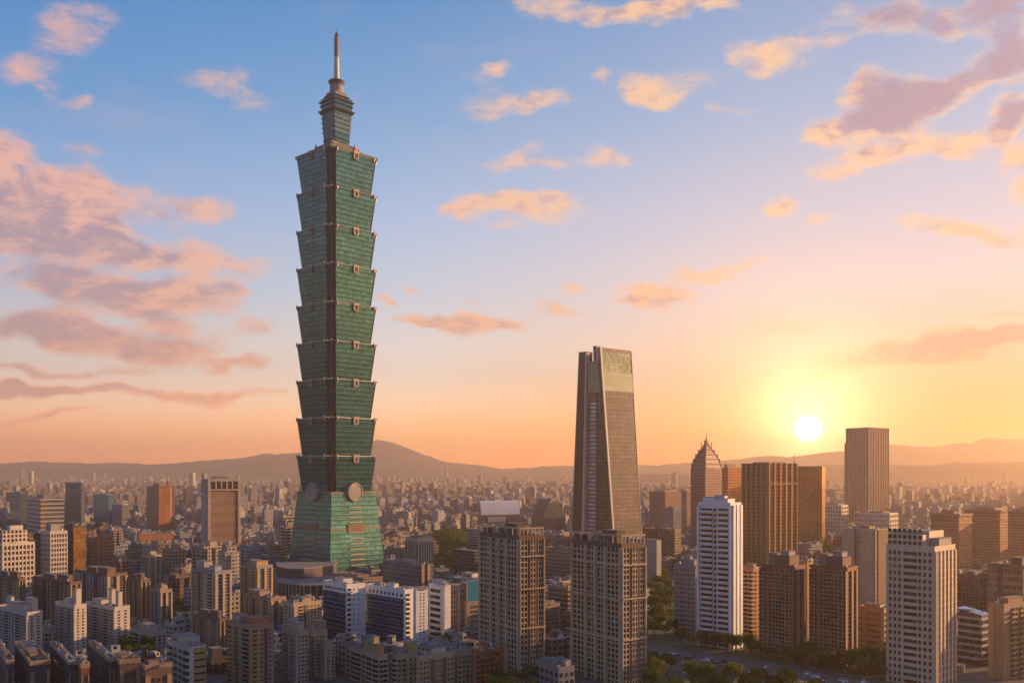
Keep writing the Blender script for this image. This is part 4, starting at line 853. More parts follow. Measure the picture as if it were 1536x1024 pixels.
def crowned():
    b = Bld('crowned_tower', 'red-brown tower with a stepped tapering crown and thin needle', 'office tower', (1036,1058,1083), 702, 1150, 38, 'brown_ribs', 'roof_brown', parapet=0)
    cx, cy = b.a/2, b.b/2
    Z = lambda py: zat(py, 1150+18)
    tiers = [(702, 695, .98, .93), (695, 688, .88, .80), (688, 681, .74, .64), (681, 674, .56, .44), (674, 663, .35, .12)]
    for k, (p0, p1, f0, f1) in enumerate(tiers):
        def rg(f, z): return [(cx+sx*cx*f, cy+sy*cy*f, z) for sx, sy in ((-1,-1),(1,-1),(1,1),(-1,1))]
        mb = MB(); mb.loft(rg(f0, Z(p0)+.12), rg(f1, Z(p1)-.9), 0, 1); mb.loft(rg(f1+.05, Z(p1)-.897), rg(f1+.03, Z(p1)+.1), 1, 1, True, True)
        tr = mb.build('crown_tier', ['brown_ribs', 'tan_wall'], b.root)
        for sx, sy in ((-1,-1),(1,-1),(-1,1)):
            q = MB(); x, y = cx+sx*cx*(f0-.03), cy+sy*cy*(f0-.03); q.cyl(x, y, .6, .5, Z(p0)+.13, Z(p1)-1, 6, 0); q.cyl(x, y, .6, .1, Z(p1)-.99, Z(p1)+1.2, 6, 0); q.build('pinnacle', ['tan_wall'], tr)
    s_ = MB(); s_.box(cx-2, cx+2, cy-2, cy+2, Z(663)+.1, Z(660.5), 0); s_.cyl(cx, cy, 1.2, .7, Z(661)+.01, Z(656), 8, 0); s_.cyl(cx, cy, .5, .2, Z(656)+.01, Z(647), 6, 0); s_.build('needle', ['copper'], b.root)
crowned()
slabblock('office_tower', 'narrow stepped tower filling the gap right of the crowned tower', (1082,1092,1116), 702, 1200, 34, 'glare_tinted_brown', [(LM,.0,.5,.1,.6,5.0)], cat='office tower')
b = resid('hotel', 'tall white hotel slab with rows of long horizontal balconies', (1048,1098,1112), 756, 526, 48, 26, [(.5,'pil',dict(d=2.0,up=3)),(3.4,'balc',dict(n=1,d=1.7,ph=.42,mat='white_paint')),(1.1,'win',W(1,fw=.7,fh=.6)),(3.4,'balc',dict(n=1,d=1.7,ph=.42,mat='white_paint')),(.6,'pil',dict(d=2.2,up=1))],
 [(1,'pil',dict(d=1.0,up=1.5)),(.5,'dark',dict(mat='orange_brick')),(1.2,'pil',dict(d=1.2,up=1.5)),(.8,'win',W(1,fw=.6,fh=.5)),(1,'pil',dict(d=1.0,up=1.5))], 'white_paint', 'white_paint', glass='brown_glass', top=2.0, cat='hotel', stuff=[('penthouse',.1,.85,.15,.5,3.0),('penthouse',.1,.85,.52,.9,3.8),(LM,.3,.6,.3,.6,4.6)])
resid('apartment_tower', 'grey gridded mid-rise pressed against the white hotel\'s left side', (1011,1044,1052), 850, 562, 46, 15, [(.2,'pil',dict(d=.5)),(5,'grid',W(8,fw=.6,fh=.55,dp=.5)),(.2,'pil',dict(d=.5))], [(1,'win',W(2))], 'grey_wall', 'concrete', stuff=[('penthouse',.1,.8,.1,.7,4.0,'grey_wall'),(LM,.2,.6,.3,.6,6.0,'concrete')])
b = slabblock('office_tower', 'tall orange-brown glass tower with vertical ribs right of the white hotel', (1114,1152,1194), 696, 900, 36, 'glare_tinted_brown', [(LM,.2,.8,.2,.8,2.0,'tan_wall')], cat='office tower')
for side, Lg in (('L', b.b), ('R', b.a)):
    for k in range(6):
        c = Lg*k/5.0; q = MB(); b.fb(q, side, max(-.6, c-.8), min(Lg, c+.8), 0, b.H+1.2, .003, 1.8); q.build('pilaster', ['ochre'], b.root)
    q = MB(); b.fb(q, side, 0, Lg, b.H*.82, b.H*.82+1.0, .9, 2.1); q.build('belt_course', ['ochre'], b.root)
b = slabblock('office_tower', 'square glass office tower glowing directly beneath the low sun', (1187,1233,1238), 700, 1250, 44, 'amber_glow_glass', [('roof_ledge',.0,1.0,.0,1.0,.8,'ochre')], cat='office tower')  # the low sun's orange glow is put into its glass colour
mb = MB(); mb.cyl(2.5, b.b-3, 1.2, .7, b.H+1, b.H+9, 8, 0); mb.cyl(2.5, b.b-3, .5, .2, b.H+9.01, b.H+19, 6, 0); mb.build('antenna', ['copper'], b.root)
strip = dict(n=2, fw=.72, fh=.66, dp=1.6, bk=.8)
def ribtower(label, px, ytop, Y):
    b = resid('apartment_tower', label, px, ytop, Y, 44, 23, [(1.2,'grid',dict(strip)),(.25,'pil',dict(d=.8)),(2.8,'grid',W(5,fw=.8,fh=.66,dp=.3)),(.2,'pil',dict(d=.6)),(1.3,'grid',dict(strip))], [(1,'win',W(1,fw=.5)),(.6,'pil',dict(d=.8)),(1,'win',W(1,fw=.5)),(.4,'pil',dict(d=.8)),(.6,'plain')], 'red_brown', 'tan_wall', glass='brown_glass', roof='roof_brown', fin=False)
    b.roofstuff([('penthouse',.1,.9,.15,.6,5.6,'brown_wall'),(LM,.2,.7,.2,.45,8.2,'concrete'),(LM,.3,.8,.62,.85,6.4,'tan_wall'),(TK,.3,.6,.88,.97,1.8)])
    b.finish(); return b
ribtower('dark red-brown apartment tower with pale window strips, left of the pair below the sun', (1141,1190,1208), 851, 492)
ribtower('dark red-brown apartment tower with pale window strips, right of the pair below the sun', (1216,1271,1287), 853, 480)
resid('apartment_tower', 'slim beige tower with curved stacked balconies between hotel and red-brown pair', (1110,1130,1142), 853, 560, 44, 16, [(1,'balc',dict(d=1.8,mat='beige')),(1,'balc',dict(d=1.8,mat='beige')),(.5,'win',W(1))], [(1,'win',W(2,fw=.5))], 'orange_brick', 'tan_wall', roof='roof_brown', stuff=[(LM,.2,.7,.2,.7,2.6,'tan_wall')])
resid('apartment_tower', 'narrow ochre tower wedged between the two red-brown towers', (1203,1211,1220), 842, 560, 40, 16, [(1,'win',W(1,fw=.5))], [(1,'win',W(1,fw=.5))], 'ochre', 'ochre', stuff=None)
# tall gridded tower right of the sun
b = slabblock('office_tower', 'tallest tan gridded tower standing just right of the sun', (1269,1303,1333), 642, 1700, 36, 'f_fine', [(LM,.15,.85,.1,.8,1.6,'tan_wall'),(LM,.4,.6,.4,.6,3.0,'tan_wall')], cat='office tower', roof='roof_brown', parapet=1.6)
for side, Lg in (('L', b.b), ('R', b.a)):
    for k in range(9):
        c = Lg*k/8.0; q = MB(); b.fb(q, side, max(-.5, c-.5), min(Lg, c+.5), 0, b.H+2, .003, 1.0); q.build('pilaster', ['beige'], b.root)
q = MB(); q.box(3, b.a*.6, b.b-.2, b.b+5.5, 0, zat(664, 1720), 0, 1); q.build('side_wing', ['f_fine', 'roof_brown'], b.root)
resid('office_building', 'white gridded low office at the left foot of the tallest tan tower', (1234,1262,1272), 758, 1450, 44, 8, [(.1,'plain'),(4,'grid',W(7,fw=.62,fh=.6,dp=.6))], [(1,'grid',W(3,fw=.6,fh=.6,dp=.6))], 'white_tile', 'white_tile', cat='office building', stuff=[(LM,.1,.9,.2,.8,2.6,'tan_wall')], ncap=60)
resid('office_building', 'white gridded long podium under the tallest tan tower', (1282,1334,1347), 770, 1420, 44, 5, [(5,'grid',W(14,fw=.6,fh=.55,dp=.6))], [(1,'grid',W(4,fw=.6,fh=.55,dp=.6))], 'white_tile', 'white_tile', cat='office building', stuff=[(LM,.1,.9,.2,.6,2.6,'brown_wall'),(LM,.2,.6,.65,.9,3.6,'tan_wall')], ncap=70)
b = Bld('apartment_tower', 'plain beige slab tower with almost blank walls and dark right side', T, (1265,1316,1332), 795, 600, 40, 'beige', 'roof_brown', yvis=905)
for (f0, f1) in ((.0, .5), (.62, .98)):
    mb = MB(); b.fb(mb, 'L', b.b*f0, b.b*f1, 0, b.H+.6, .003, 2.2); mb.build('bay', ['beige'], b.root)
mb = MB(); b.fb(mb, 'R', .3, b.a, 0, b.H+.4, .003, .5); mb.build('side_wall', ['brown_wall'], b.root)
b.dress('L', [(5,'plain'),(1,'win',W(1,fw=.5,fh=.5)),(4,'plain')], 22)
for zz in range(1, 22, 1):
    for f_ in (.04, .46):
        q = MB(); z = zz*b.H/22; b.fb(q, 'L', b.b*f_-.1 if f_ > .1 else b.b*f_, b.b*f_+.5, z, z+1.0, 2.203, 2.35); q.build('small_window', ['window_glass'], b.root)
b.roofstuff([(LM,.2,.8,.3,.6,2.2,'tan_wall')]); b.finish()
resid('apartment_block', 'low orange-brown apartment block at the foot of the plain beige slab', (1288,1326,1336), 914, 500, 42, 8, [(1,'plain'),(3,'win',W(5,fw=.55,fh=.4)),(.8,'plain'),(1,'win',W(2,fw=.5,fh=.4))], [(1,'win',W(2))], 'ochre', 'ochre', glass='brown_glass', roof='roof_brown', cat='apartment block', stuff=[(SH,.2,.7,.2,.6,2.2,'white_tile'),(TK,.4,.7,.7,.85,1.5)])
# big white gridded tower at the right
b = resid('apartment_tower', 'large white gridded apartment tower in the right foreground', (1330,1402,1433), 822, 430, 42, 20, [(.25,'pil',dict(d=.5)),(2.6,'grid',W(3,fw=.6,fh=.56,dp=.6)),(2.4,'ribbon',dict(fh=.5,lip=.5)),(.2,'pil',dict(d=.5)),(2.4,'grid',W(3,fw=.58,fh=.56,dp=.6)),(.3,'pil',dict(d=.5))],
 [(.2,'pil',dict(d=.7)),(4,'grid',W(5,fw=.55,fh=.7,dp=.9,db=.5)),(.2,'pil',dict(d=.7))], 'warm_white', 'warm_white', top=1.5, fin=False)
h2 = zat(795, 445)
mb = MB(); mb.box(b.a*.25, b.a*.95, b.b*.22, b.b-.02, b.H+.08, h2, 0, 1); up = mb.build('upper_storeys', ['warm_white', 'roof_grey'], b.root)
mb = MB(); mb.box(.4, b.a*.24, b.b*.25, b.b*.98, b.H+.08, h2-1.5, 0, 1); mb.build('upper_wing', ['warm_white', 'roof_grey'], b.root)
for k in range(3):
    for j in range(7):
        q = MB(); y = b.b*(.27+.105*j); z = b.H+.8+k*2.9; q.box(.36, .398, y, y+1.7, z, z+1.8, 0, 0, True); q.build('window', ['window_glass'], b.root)
b.roofstuff([('penthouse',.3,.9,.04,.2,4.0,'pale_stone')]); b.finish()
# orange towers far right
for lb, px, yt, Y in [('orange-tan office tower with flat top, left one of three at the right edge', (1396,1438,1458), 772, 900), ('broad orange-tan tower block, middle one of three at the right edge', (1446,1500,1530), 766, 990), ('orange-tan tower cut off by the right edge of the photo', (1512,1545,1570), 767, 930)]:
    b = slabblock('office_tower', lb, px, yt, Y, 38, 'f_orange', [(LM,.1,.5,.2,.7,3.0,'tan_wall'),(LM,.6,.9,.3,.9,4.0,'tan_wall')], cat='office tower', roof='roof_brown', group='orange towers at the right edge')
    q = MB(); b.fb(q, 'L', -.3, b.b, b.H-9, b.H-8, .003, 1.0); b.fb(q, 'R', 0, b.a, b.H-9, b.H-8, .003, 1.0); b.fb(q, 'L', -.3, b.b, b.H-1, b.H+.9, .1, 1.2); b.fb(q, 'R', 0, b.a, b.H-1, b.H+.9, .1, 1.2); q.build('cornice', ['tan_wall'], b.root)
resid('office_building', 'brown building with broad window frames above the dark glass block, right edge', (1482,1536,1560), 850, 560, 38, 9, [(.3,'pil',dict(d=.6)),(4,'grid',W(7,fw=.75,fh=.6,dp=.6)),(1,'dark'),(2,'grid',W(3,fw=.75,fh=.6,dp=.6))], [(1,'win',W(4))], 'brown_wall', 'tan_wall', glass='window_glass', roof='roof_brown', cat='office building', stuff=[(LM,.1,.6,.1,.4,5.0,'dark_wall')])
b = resid('office_building', 'low black glass office with a pale blue slanted roof, lower right', (1437,1472,1483), 925, 480, 38, 7, [(4,'ribbon',dict(fh=.6,lip=.3))], [(1,'ribbon',dict(fh=.6,lip=.3))], 'dark_wall', 'grey_blue', cat='office building', roof='blue_roof', stuff=[(LM,.1,.7,.5,.9,3.0,'dark_wall')])
mb = MB(); mb.quad([(-.6,-.6,b.H+1.2),(b.a+.6,-.6,b.H+1.2),(b.a+.6,b.b+.6,b.H+3.6),(-.6,b.b+.6,b.H+3.6)], 0); mb.quad([(-.6,-.6,b.H+.95),(-.6,b.b+.6,b.H+3.35),(b.a+.6,b.b+.6,b.H+3.35),(b.a+.6,-.6,b.H+.95)], 0)
mb.quad([(-.6,-.6,b.H+.95),(b.a+.6,-.6,b.H+.95),(b.a+.6,-.6,b.H+1.2),(-.6,-.6,b.H+1.2)], 0); mb.quad([(-.6,b.b+.6,b.H+3.35),(-.6,-.6,b.H+.95),(-.6,-.6,b.H+1.2),(-.6,b.b+.6,b.H+3.6)], 0); mb.build('slanted_roof', ['blue_roof'], b.root)
resid('apartment_tower', 'yellowish-brown apartment tower with balconies in the lower right corner', (1483,1506,1548), 908, 448, 34, 14, [(1,'plain'),(.6,'pil',dict(d=.4))], [(1,'plain'),(1,'balc',dict(mat='ochre')),(.5,'win',W(1)),(1,'balc',dict(mat='ochre')),(.5,'win',W(1)),(1,'balc',dict(mat='ochre'))], 'tan_wall', 'ochre', stuff=[('penthouse',.2,.7,.1,.6,3.0,'orange_brick')])
resid('apartment_tower', 'dull brown tower behind the low black glass office', (1437,1462,1482), 864, 640, 38, 13, [(1,'win',W(4))], [(1,'win',W(3))], 'brown_wall', 'tan_wall', stuff=[(SH,.2,.7,.2,.6,2.6)])
# white gridded towers upper left
wg = [(.2,'pil',dict(d=.4)),(4,'grid',W(4,fw=.62,fh=.56,dp=.5)),(.2,'pil',dict(d=.4))]
b = resid('apartment_tower', 'white gridded tower with a narrower upper part at the left edge', (-12,3,52), 816, 700, 52, 11, wg, [(.2,'pil',dict(d=.6)),(6,'grid',W(8,fw=.62,fh=.58,dp=.6)),(.2,'pil',dict(d=.6))], 'white_tile', 'white_tile', fin=False, yvis=866)
mb = MB(); mb.box(b.a*.06, b.a*.84, b.b*.15, b.b*.9, b.H+.08, zat(795, 710), 0, 1); up = mb.build('upper_storeys', ['f_whitegrid', 'roof_grey'], b.root)
mb = MB(); mb.box(b.a*.35, b.a*.75, b.b*.35, b.b*.7, zat(795, 710)+.1, zat(788, 710), 0, 1); mb.build('penthouse', ['white_tile', 'roof_grey'], b.root); b.finish()
resid('apartment_tower', 'white gridded tower with dark left wing, second from the left edge', (62,75,101), 798, 725, 50, 14, wg, [(.2,'pil',dict(d=.6)),(6,'grid',W(6,fw=.62,fh=.58,dp=.6)),(.2,'pil',dict(d=.6))], 'white_tile', 'white_tile', yvis=870, stuff=[('penthouse',.1,.6,.1,.7,6.0,'concrete'),(LM,.4,.8,.3,.7,4.4,'tan_wall'),(TK,.7,.85,.1,.4,1.8)])
slabblock('office_tower', 'black slab between the two white gridded towers', (50,62,67), 801, 745, 46, 'f_dark', None, cat='office tower', yvis=870)
b = slabblock('office_tower', 'dark tower with one golden glass side right of the white gridded towers', (100,109,129), 789, 760, 50, 'f_dark', [(LM,.1,.7,.2,.8,2.0,'dark_wall')], cat='office tower', yvis=862)
mb = MB(); b.fb(mb, 'R', .3, b.a-.2, 0, b.H-1, .003, .6); mb.build('golden_front', ['amber_glow_glass'], b.root)

slabblock('low_building', 'flat tan-roofed low building between the green tower foot and the blue glass offices', (498,545,574), 868, 700, 40, 'f_tan', [('roof_shed',.2,.8,.3,.7,1.2,'tan_wall')], 'low building', 'roof_brown')
# ---------------------------------------------------------------- filler blocks: the rest of the city's buildings near enough to tell apart
RN = random.Random(11)
def overlap_px(a0, a1, b0, b1): return a0 < b1 and b0 < a1
ZONES = []      # (X, Y, r) kept free of buildings
for zx, zy_, zr in ((270, 925, 30), (205, 985, 14)):
    g = G(zx, zy_); ZONES.append((g[0], g[1], zr))
def free(X, Y, r):
    px = CX+F*X/Y; py = HY+F*CH/Y
    if 960 < px < 1345 and py > 868: return False
    if 640 < px < 712 and 900 < Y < 1560: return False
    if 1195 < px < 1262 and 1000 < Y < 1200: return False
    for (x, y, rr, *_r) in FOOT:
        if math.hypot(X-x, Y-y) < rr*0.92+r+3: return False
    for (x, y, rr) in ZONES:
        if math.hypot(X-x, Y-y) < rr+r: return False
    return True
def hmax(X, Y, r, top=742):
    p0, p1 = CX+F*(X-r)/Y, CX+F*(X+r)/Y
    lim = top
    for (x, y, rr, xl, xr, yv, Yf) in FOOT:
        if Yf > Y-10 and overlap_px(p0, p1, xl, xr): lim = max(lim, yv)
    return CH-(lim-HY)*Y/F
STY = [('f_beige', 'beige', 'beige'), ('f_cream', 'cream', 'pale_stone'), ('f_white', 'whitish', 'white_tile'), ('f_grey', 'grey', 'grey_wall'), ('f_brown', 'brown', 'brown_wall'), ('f_tan', 'tan', 'tan_wall'),
       ('f_rose', 'rose-brown', 'tan_wall'), ('f_ochre', 'ochre', 'ochre'), ('f_dark', 'dark grey', 'dark_wall'), ('f_ribbon', 'pale banded', 'pale_stone'), ('f_whiteblue', 'bluish-grey', 'grey_blue'), ('f_orange', 'orange-brown', 'orange_brick')]
STW = [11, 9, 5, 6, 10, 11, 10, 6, 3, 3, 2, 4]
FILL = []
LOWS = []
beta0 = math.radians(42)
def jit(a): return RN.uniform(-a, a)
cells = []
sp = 41.0
ca_, sa_ = math.cos(beta0), math.sin(beta0)
for i in range(-70, 71):
    for j in range(-70, 71):
        u, v_ = i*sp, j*sp
        X, Y = u*ca_-v_*sa_, u*sa_+v_*ca_
        if 430 < Y < 1460 and abs(X) < Y*0.60: cells.append((Y+jit(4), X+jit(5)))
cells.sort()
for Y, X in cells:
    px = CX+F*X/Y
    r = RN.uniform(9.5, 16)
    if not free(X, Y, r):
        r = 8.0
        if not free(X, Y, r): continue
    hm = hmax(X, Y, r*1.15)
    if hm < 7: continue
    if px < 440: h = RN.choice([RN.uniform(16, 30), RN.uniform(28, 50)])
    elif px < 870: h = RN.uniform(10, 26) if Y > 650 else RN.uniform(9, 18)
    else: h = RN.choice([RN.uniform(12, 26), RN.uniform(20, 46)])
    if Y > 1100 and 440 < px < 960: h *= 0.75
    h = min(h, hm)
    FILL.append((X, Y, r, h, px))
FILL = FILL[:288]
def make_filler(X, Y, r, h):
    st = RN.choices(STY, STW)[0]; fm, cw, pm = st
    a = r*RN.uniform(1.0, 1.55); b = r*RN.uniform(1.0, 1.5)
    root = empty('apartment_block' if h < 34 else 'apartment_tower', (X, Y, 0), beta0+jit(0.10)+(RN.choice([0, 0, math.pi/2])))
    wl = MB(); rf = MB()
    setb = h > 22 and RN.random() < 0.45
    h1 = h*(RN.uniform(.78, .9) if setb else 1.0)
    wl.box(-a/2, a/2, -b/2, b/2, 0, h1, 0); rf.box(-a/2+.3, a/2-.3, -b/2+.3, b/2-.3, h1+.02, h1+.1, 0)
    for (x0, x1, y0, y1) in ((-a/2-.05, a/2+.05, -b/2-.05, -b/2+.25), (-a/2-.05, a/2+.05, b/2-.25, b/2+.05), (-a/2-.05, -a/2+.25, -b/2+.253, b/2-.253), (a/2-.25, a/2+.05, -b/2+.253, b/2-.253)): wl.box(x0, x1, y0, y1, h1+.003, h1+.9, 1)
    ht = h1
    if setb:
        a2, b2 = a*RN.uniform(.5, .75), b*RN.uniform(.55, .85); ox = jit(a*.1)
        wl.box(ox-a2/2, ox+a2/2, -b2/2, b2/2, h1+.11, h, 0); rf.box(ox-a2/2+.2, ox+a2/2-.2, -b2/2+.2, b2/2-.2, h+.02, h+.12, 0); ht = h
    else: a2, b2, ox = a, b, 0
    nb = RN.choice([0, 1, 2, 2, 3])                       # projecting bays and pilasters
    for k in range(nb):
        for side in (0, 1, 2, 3):
            Lg = a if side % 2 == 0 else b; c = Lg*((k+.5)/nb-.5); w_ = Lg/nb*RN.uniform(.25, .42); d = RN.uniform(.7, 1.6); hb = h1-RN.uniform(0.5, 2.5); mt = RN.choice([0, 0, 1])
            if side == 0: wl.box(c-w_/2, c+w_/2, -b/2-d, -b/2-.003, 0, hb, mt, 1)
            elif side == 2: wl.box(c-w_/2, c+w_/2, b/2+.003, b/2+d, 0, hb, mt, 1)
            elif side == 3: wl.box(-a/2-d, -a/2-.003, c-w_/2, c+w_/2, 0, hb, mt, 1)
            else: wl.box(a/2+.003, a/2+d, c-w_/2, c+w_/2, 0, hb, mt, 1)
    wl.build('wall', [fm, pm], root)
    rm = RN.choice(['roof_grey', 'roof_grey', 'roof_brown', 'roof_green', 'roof_red', 'concrete']); rf.build('roof', [rm], root)
    feats = []
    ns = RN.choice([1, 1, 2])
    for k in range(ns):
        x = ox+a2*RN.uniform(-.3, .3); y = b2*(-.25+.5*k/max(1, ns-1) if ns > 1 else RN.uniform(-.25, .25)); w_ = a2*RN.uniform(.13, .22); d = b2*RN.uniform(.1, .18); hh = RN.uniform(2.4, 5.2)
        s_ = MB(); s_.box(x-w_, x+w_, y-d, y+d, ht+.12, ht+hh, 0); s_.box(x-w_-.2, x+w_+.2, y-d-.2, y+d+.2, ht+hh+.003, ht+hh+.2, 1); s_.build('stair_head', [pm, 'roof_grey'], root)
    for _ in range(RN.randint(2, 6)): child('air_conditioner', AC_MESH[RN.randrange(3)], root, (ox+a2*RN.uniform(-.42, .42), b2*RN.uniform(-.42, .42), ht+.12), RN.choice([0, math.pi/2]))
    tank = RN.random() < .55
    if tank:
        for k in range(RN.choice([1, 2])):
            x = ox+a2*(.3 if k else -.34); y = b2*RN.uniform(-.38, .38); s_ = MB(); s_.cyl(x, y, .9, .9, ht+.12, ht+2.6, 10, 0); s_.cyl(x, y, .95, .2, ht+2.603, ht+3.0, 10, 0); s_.build('water_tank', ['sheet_metal'], root)
    shed = RN.random() < .4
    if shed:
        col = RN.choice([('roof_red', 'red'), ('blue_roof', 'blue'), ('roof_green', 'green'), ('sheet_metal', 'metal')]); w_, d = a2*.2, b2*.16; x, y = ox-a2*.2, b2*.34-d*.5
        s_ = MB(); z = ht+.12; s_.loft([(x-w_, y-d, z), (x+w_, y-d, z), (x+w_, y+d, z), (x-w_, y+d, z)], [(x-w_, y-d, z+1.6), (x+w_, y-d, z+1.6), (x+w_, y+d, z+2.4), (x-w_, y+d, z+2.4)], 0); s_.build('roof_shed', [col[0]], root)
    rw = {'roof_grey': 'grey', 'roof_brown': 'brown', 'roof_green': 'green', 'roof_red': 'red', 'concrete': 'pale'}[rm]
    size = 'low' if h < 17 else 'mid-height' if h < 30 else 'tall'
    feat = ('stepped top' if setb else 'flat top') + (' and %s roof shed' % col[1] if shed else ' and roof tank' if tank else '')
    return root, size, cw, feat, rw, max(a, b)
LMK = [('white gridded tower', 26, 700), ('golden-sided dark tower', 114, 760), ('orange-brown ribbed tower', 243, 1500), ('pinkish five-opening tower', 331, 1217), ('green pagoda tower', 504, 860), ('white-columned cube', 629, 950),
       ('left brown gridded tower', 768, 463), ('tapered bronze tower', 911, 1000), ('white hotel', 1080, 526), ('crowned tower', 1060, 1150), ('ribbed orange tower', 1153, 900), ('glowing glass tower', 1212, 1250), ('tallest tan tower', 1300, 1700),
       ('large white gridded tower', 1381, 430), ('three orange towers', 1470, 940), ('pale lower-left towers', 100, 500), ('orange low podium', 232, 1250), ('slim grey left tower', 112, 1450)]
groups = {}
for (X, Y, r, h, px) in FILL:
    root, size, cw, feat, rw, wd = make_filler(X, Y, r, h)
    lm = min(LMK, key=lambda q: abs(q[1]-px)/40.0+abs(math.log(q[2]/Y))*3)
    rel = 'left of' if px < lm[1]-14 else 'right of' if px > lm[1]+14 else ('in front of' if Y < lm[2] else 'behind')
    groups.setdefault((size, cw, feat, rel, lm[0]), []).append((px, Y, root))
    FOOT.append((X, Y, wd*.6, px, px, 0, -1))
ORD = ['leftmost', 'second', 'third', 'fourth', 'fifth', 'sixth', 'seventh', 'eighth']
LMS = [('left of', 'left of'), ('right of', 'right of'), ('in front of', 'before'), ('behind', 'behind')]
for (size, cw, feat, rel, lm), L in groups.items():
    L.sort(key=lambda q: q[0]); rel = dict(LMS)[rel]
    for k, (px, Y, root) in enumerate(L):
        pre = '' if len(L) == 1 else 'leftmost ' if k == 0 else '%s-from-left ' % ORD[k]
        lab = '%s%s %s block, %s, %s %s' % (pre, size, cw, feat, rel, lm)
        if len(lab.split()) > 15: lab = lab.replace(' and ', ' plus ').replace(' roof ', ' ')
        tag(root, lab, 'apartment block' if root.name.startswith('apartment_block') else T, 'city blocks among the landmarks')
# ---------------------------------------------------------------- the uncountable rest of the city
PARKS = [(-820, 2050, 70, 60), (-420, 2700, 90, 110), (260, 2300, 80, 90), (900, 2350, 120, 80), (-1300, 2900, 130, 110), (520, 3300, 160, 130), (1500, 3900, 200, 150), (-300, 4200, 200, 160)]
def city_rest():
    mb = MB(); R = random.Random(5)
    PAL = [(.34,.29,.24),(.40,.36,.32),(.27,.24,.22),(.46,.43,.40),(.30,.21,.16),(.36,.24,.18),(.22,.21,.22),(.50,.47,.44),(.24,.17,.13),(.33,.33,.35)]
    grid = {}
    for f in FOOT: grid.setdefault((int(f[0]//120), int(f[1]//120)), []).append(f)
    def clash(X, Y, r):
        gx, gy = int(X//120), int(Y//120)
        for i in (-1, 0, 1):
            for j in (-1, 0, 1):
                for f in grid.get((gx+i, gy+j), ()):
                    if math.hypot(X-f[0], Y-f[1]) < f[2]*.85+r: return True
        return False
    Y = 445.0
    while Y < 9800:
        s = 15.5*(Y/500.0)**0.30 if Y < 1500 else 19*(Y/1500.0)**0.60
        n = int(Y*1.16/s)
        for i in range(n):
            X = (-Y*.58)+(i+.5+R.uniform(-.3, .3))*s; y = Y+R.uniform(-.3, .3)*s
            px = CX+F*X/y; py = HY+F*CH/y
            if R.random() < .07: continue
            uu = X*math.cos(beta0)+y*math.sin(beta0); vv = -X*math.sin(beta0)+y*math.cos(beta0)
            if (uu+20*math.sin(vv/400)) % 230 < 15+s*.2 or vv % 310 < 17+s*.2: continue
            if any(math.hypot((X-a_)/rx_, (y-b_)/ry_) < 1 for a_, b_, rx_, ry_ in PARKS): continue
            if 960 < px < 1345 and py > 862: continue
            if 640 < px < 712 and 900 < y < 1560: continue
            if 1195 < px < 1262 and 1000 < y < 1200: continue
            if px > 1350 and 2900 < y < 3500: continue
            if any(math.hypot(X-zx, y-zy_) < zr+s*.4 for zx, zy_, zr in ZONES): continue
            w_ = s*R.uniform(.45, .9); d = s*R.uniform(.45, .9); rr = math.hypot(w_, d)/2
            if y < 1900 and clash(X, y, rr*.8): continue
            if y < 1500: h = R.uniform(6, 15) if R.random() < .8 else R.uniform(12, 22)
            else:
                q = R.random(); h = R.uniform(7, 18) if q < .66 else R.uniform(14, 32) if q < .96 else R.uniform(28, 46)
                if 440 < px < 960 and y < 2600: h = min(h, 26)
                if y > 4000 and R.random() < .006: h = R.uniform(50, 95)
            if h > 36: w_ = min(w_, R.uniform(14, 24)); d = min(d, R.uniform(14, 24))
            dk_ = random.Random(int(uu//330)*131+int(vv//420)); df = dk_.uniform(.6, 1.45); h = h*df if y > 1500 else h; tb = dk_.choice(PAL)
            hm = hmax(X, y, w_*.6, 700 if y > 1500 else 760) if y < 1800 else 999
            if hm < 4: continue
            h = min(h, hm)
            c = R.choice(PAL); k = R.uniform(.75, 1.15); mb.cur = tuple(min(.6, (v*.55+q_*.45)*k) for v, q_ in zip(c, tb))
            an = beta0+R.uniform(-.12, .12)+(0 if R.random() < .7 else .5); ca, sa = math.cos(an), math.sin(an)
            def rect(w, dd, ox=0, oy=0): return [(X+(x+ox)*ca-(yy+oy)*sa, y+(x+ox)*sa+(yy+oy)*ca) for x, yy in ((-w/2,-dd/2),(w/2,-dd/2),(w/2,dd/2),(-w/2,dd/2))]
            rt = R.choice([1, 1, 1, 2, 3])
            mb.prism(rect(w_, d), 0, h, 0, rt)
            if y < 3600:
                for _ in range(R.choice([1, 1, 2]) if y < 2400 else 1):
                    mb.prism(rect(w_*R.uniform(.2, .4), d*R.uniform(.2, .4), w_*R.uniform(-.2, .2), d*R.uniform(-.2, .2)), h+.01, h+R.uniform(1.8, 4.2), 0, 1)
        Y += s
    o = mb.build('city_blocks', ['f_blocks', 'roof_grey', 'roof_brown', 'concrete']); o['kind'] = 'stuff'; o['category'] = 'city blocks'; o['label'] = 'dense low city blocks filling the plain out to the hills'
city_rest()

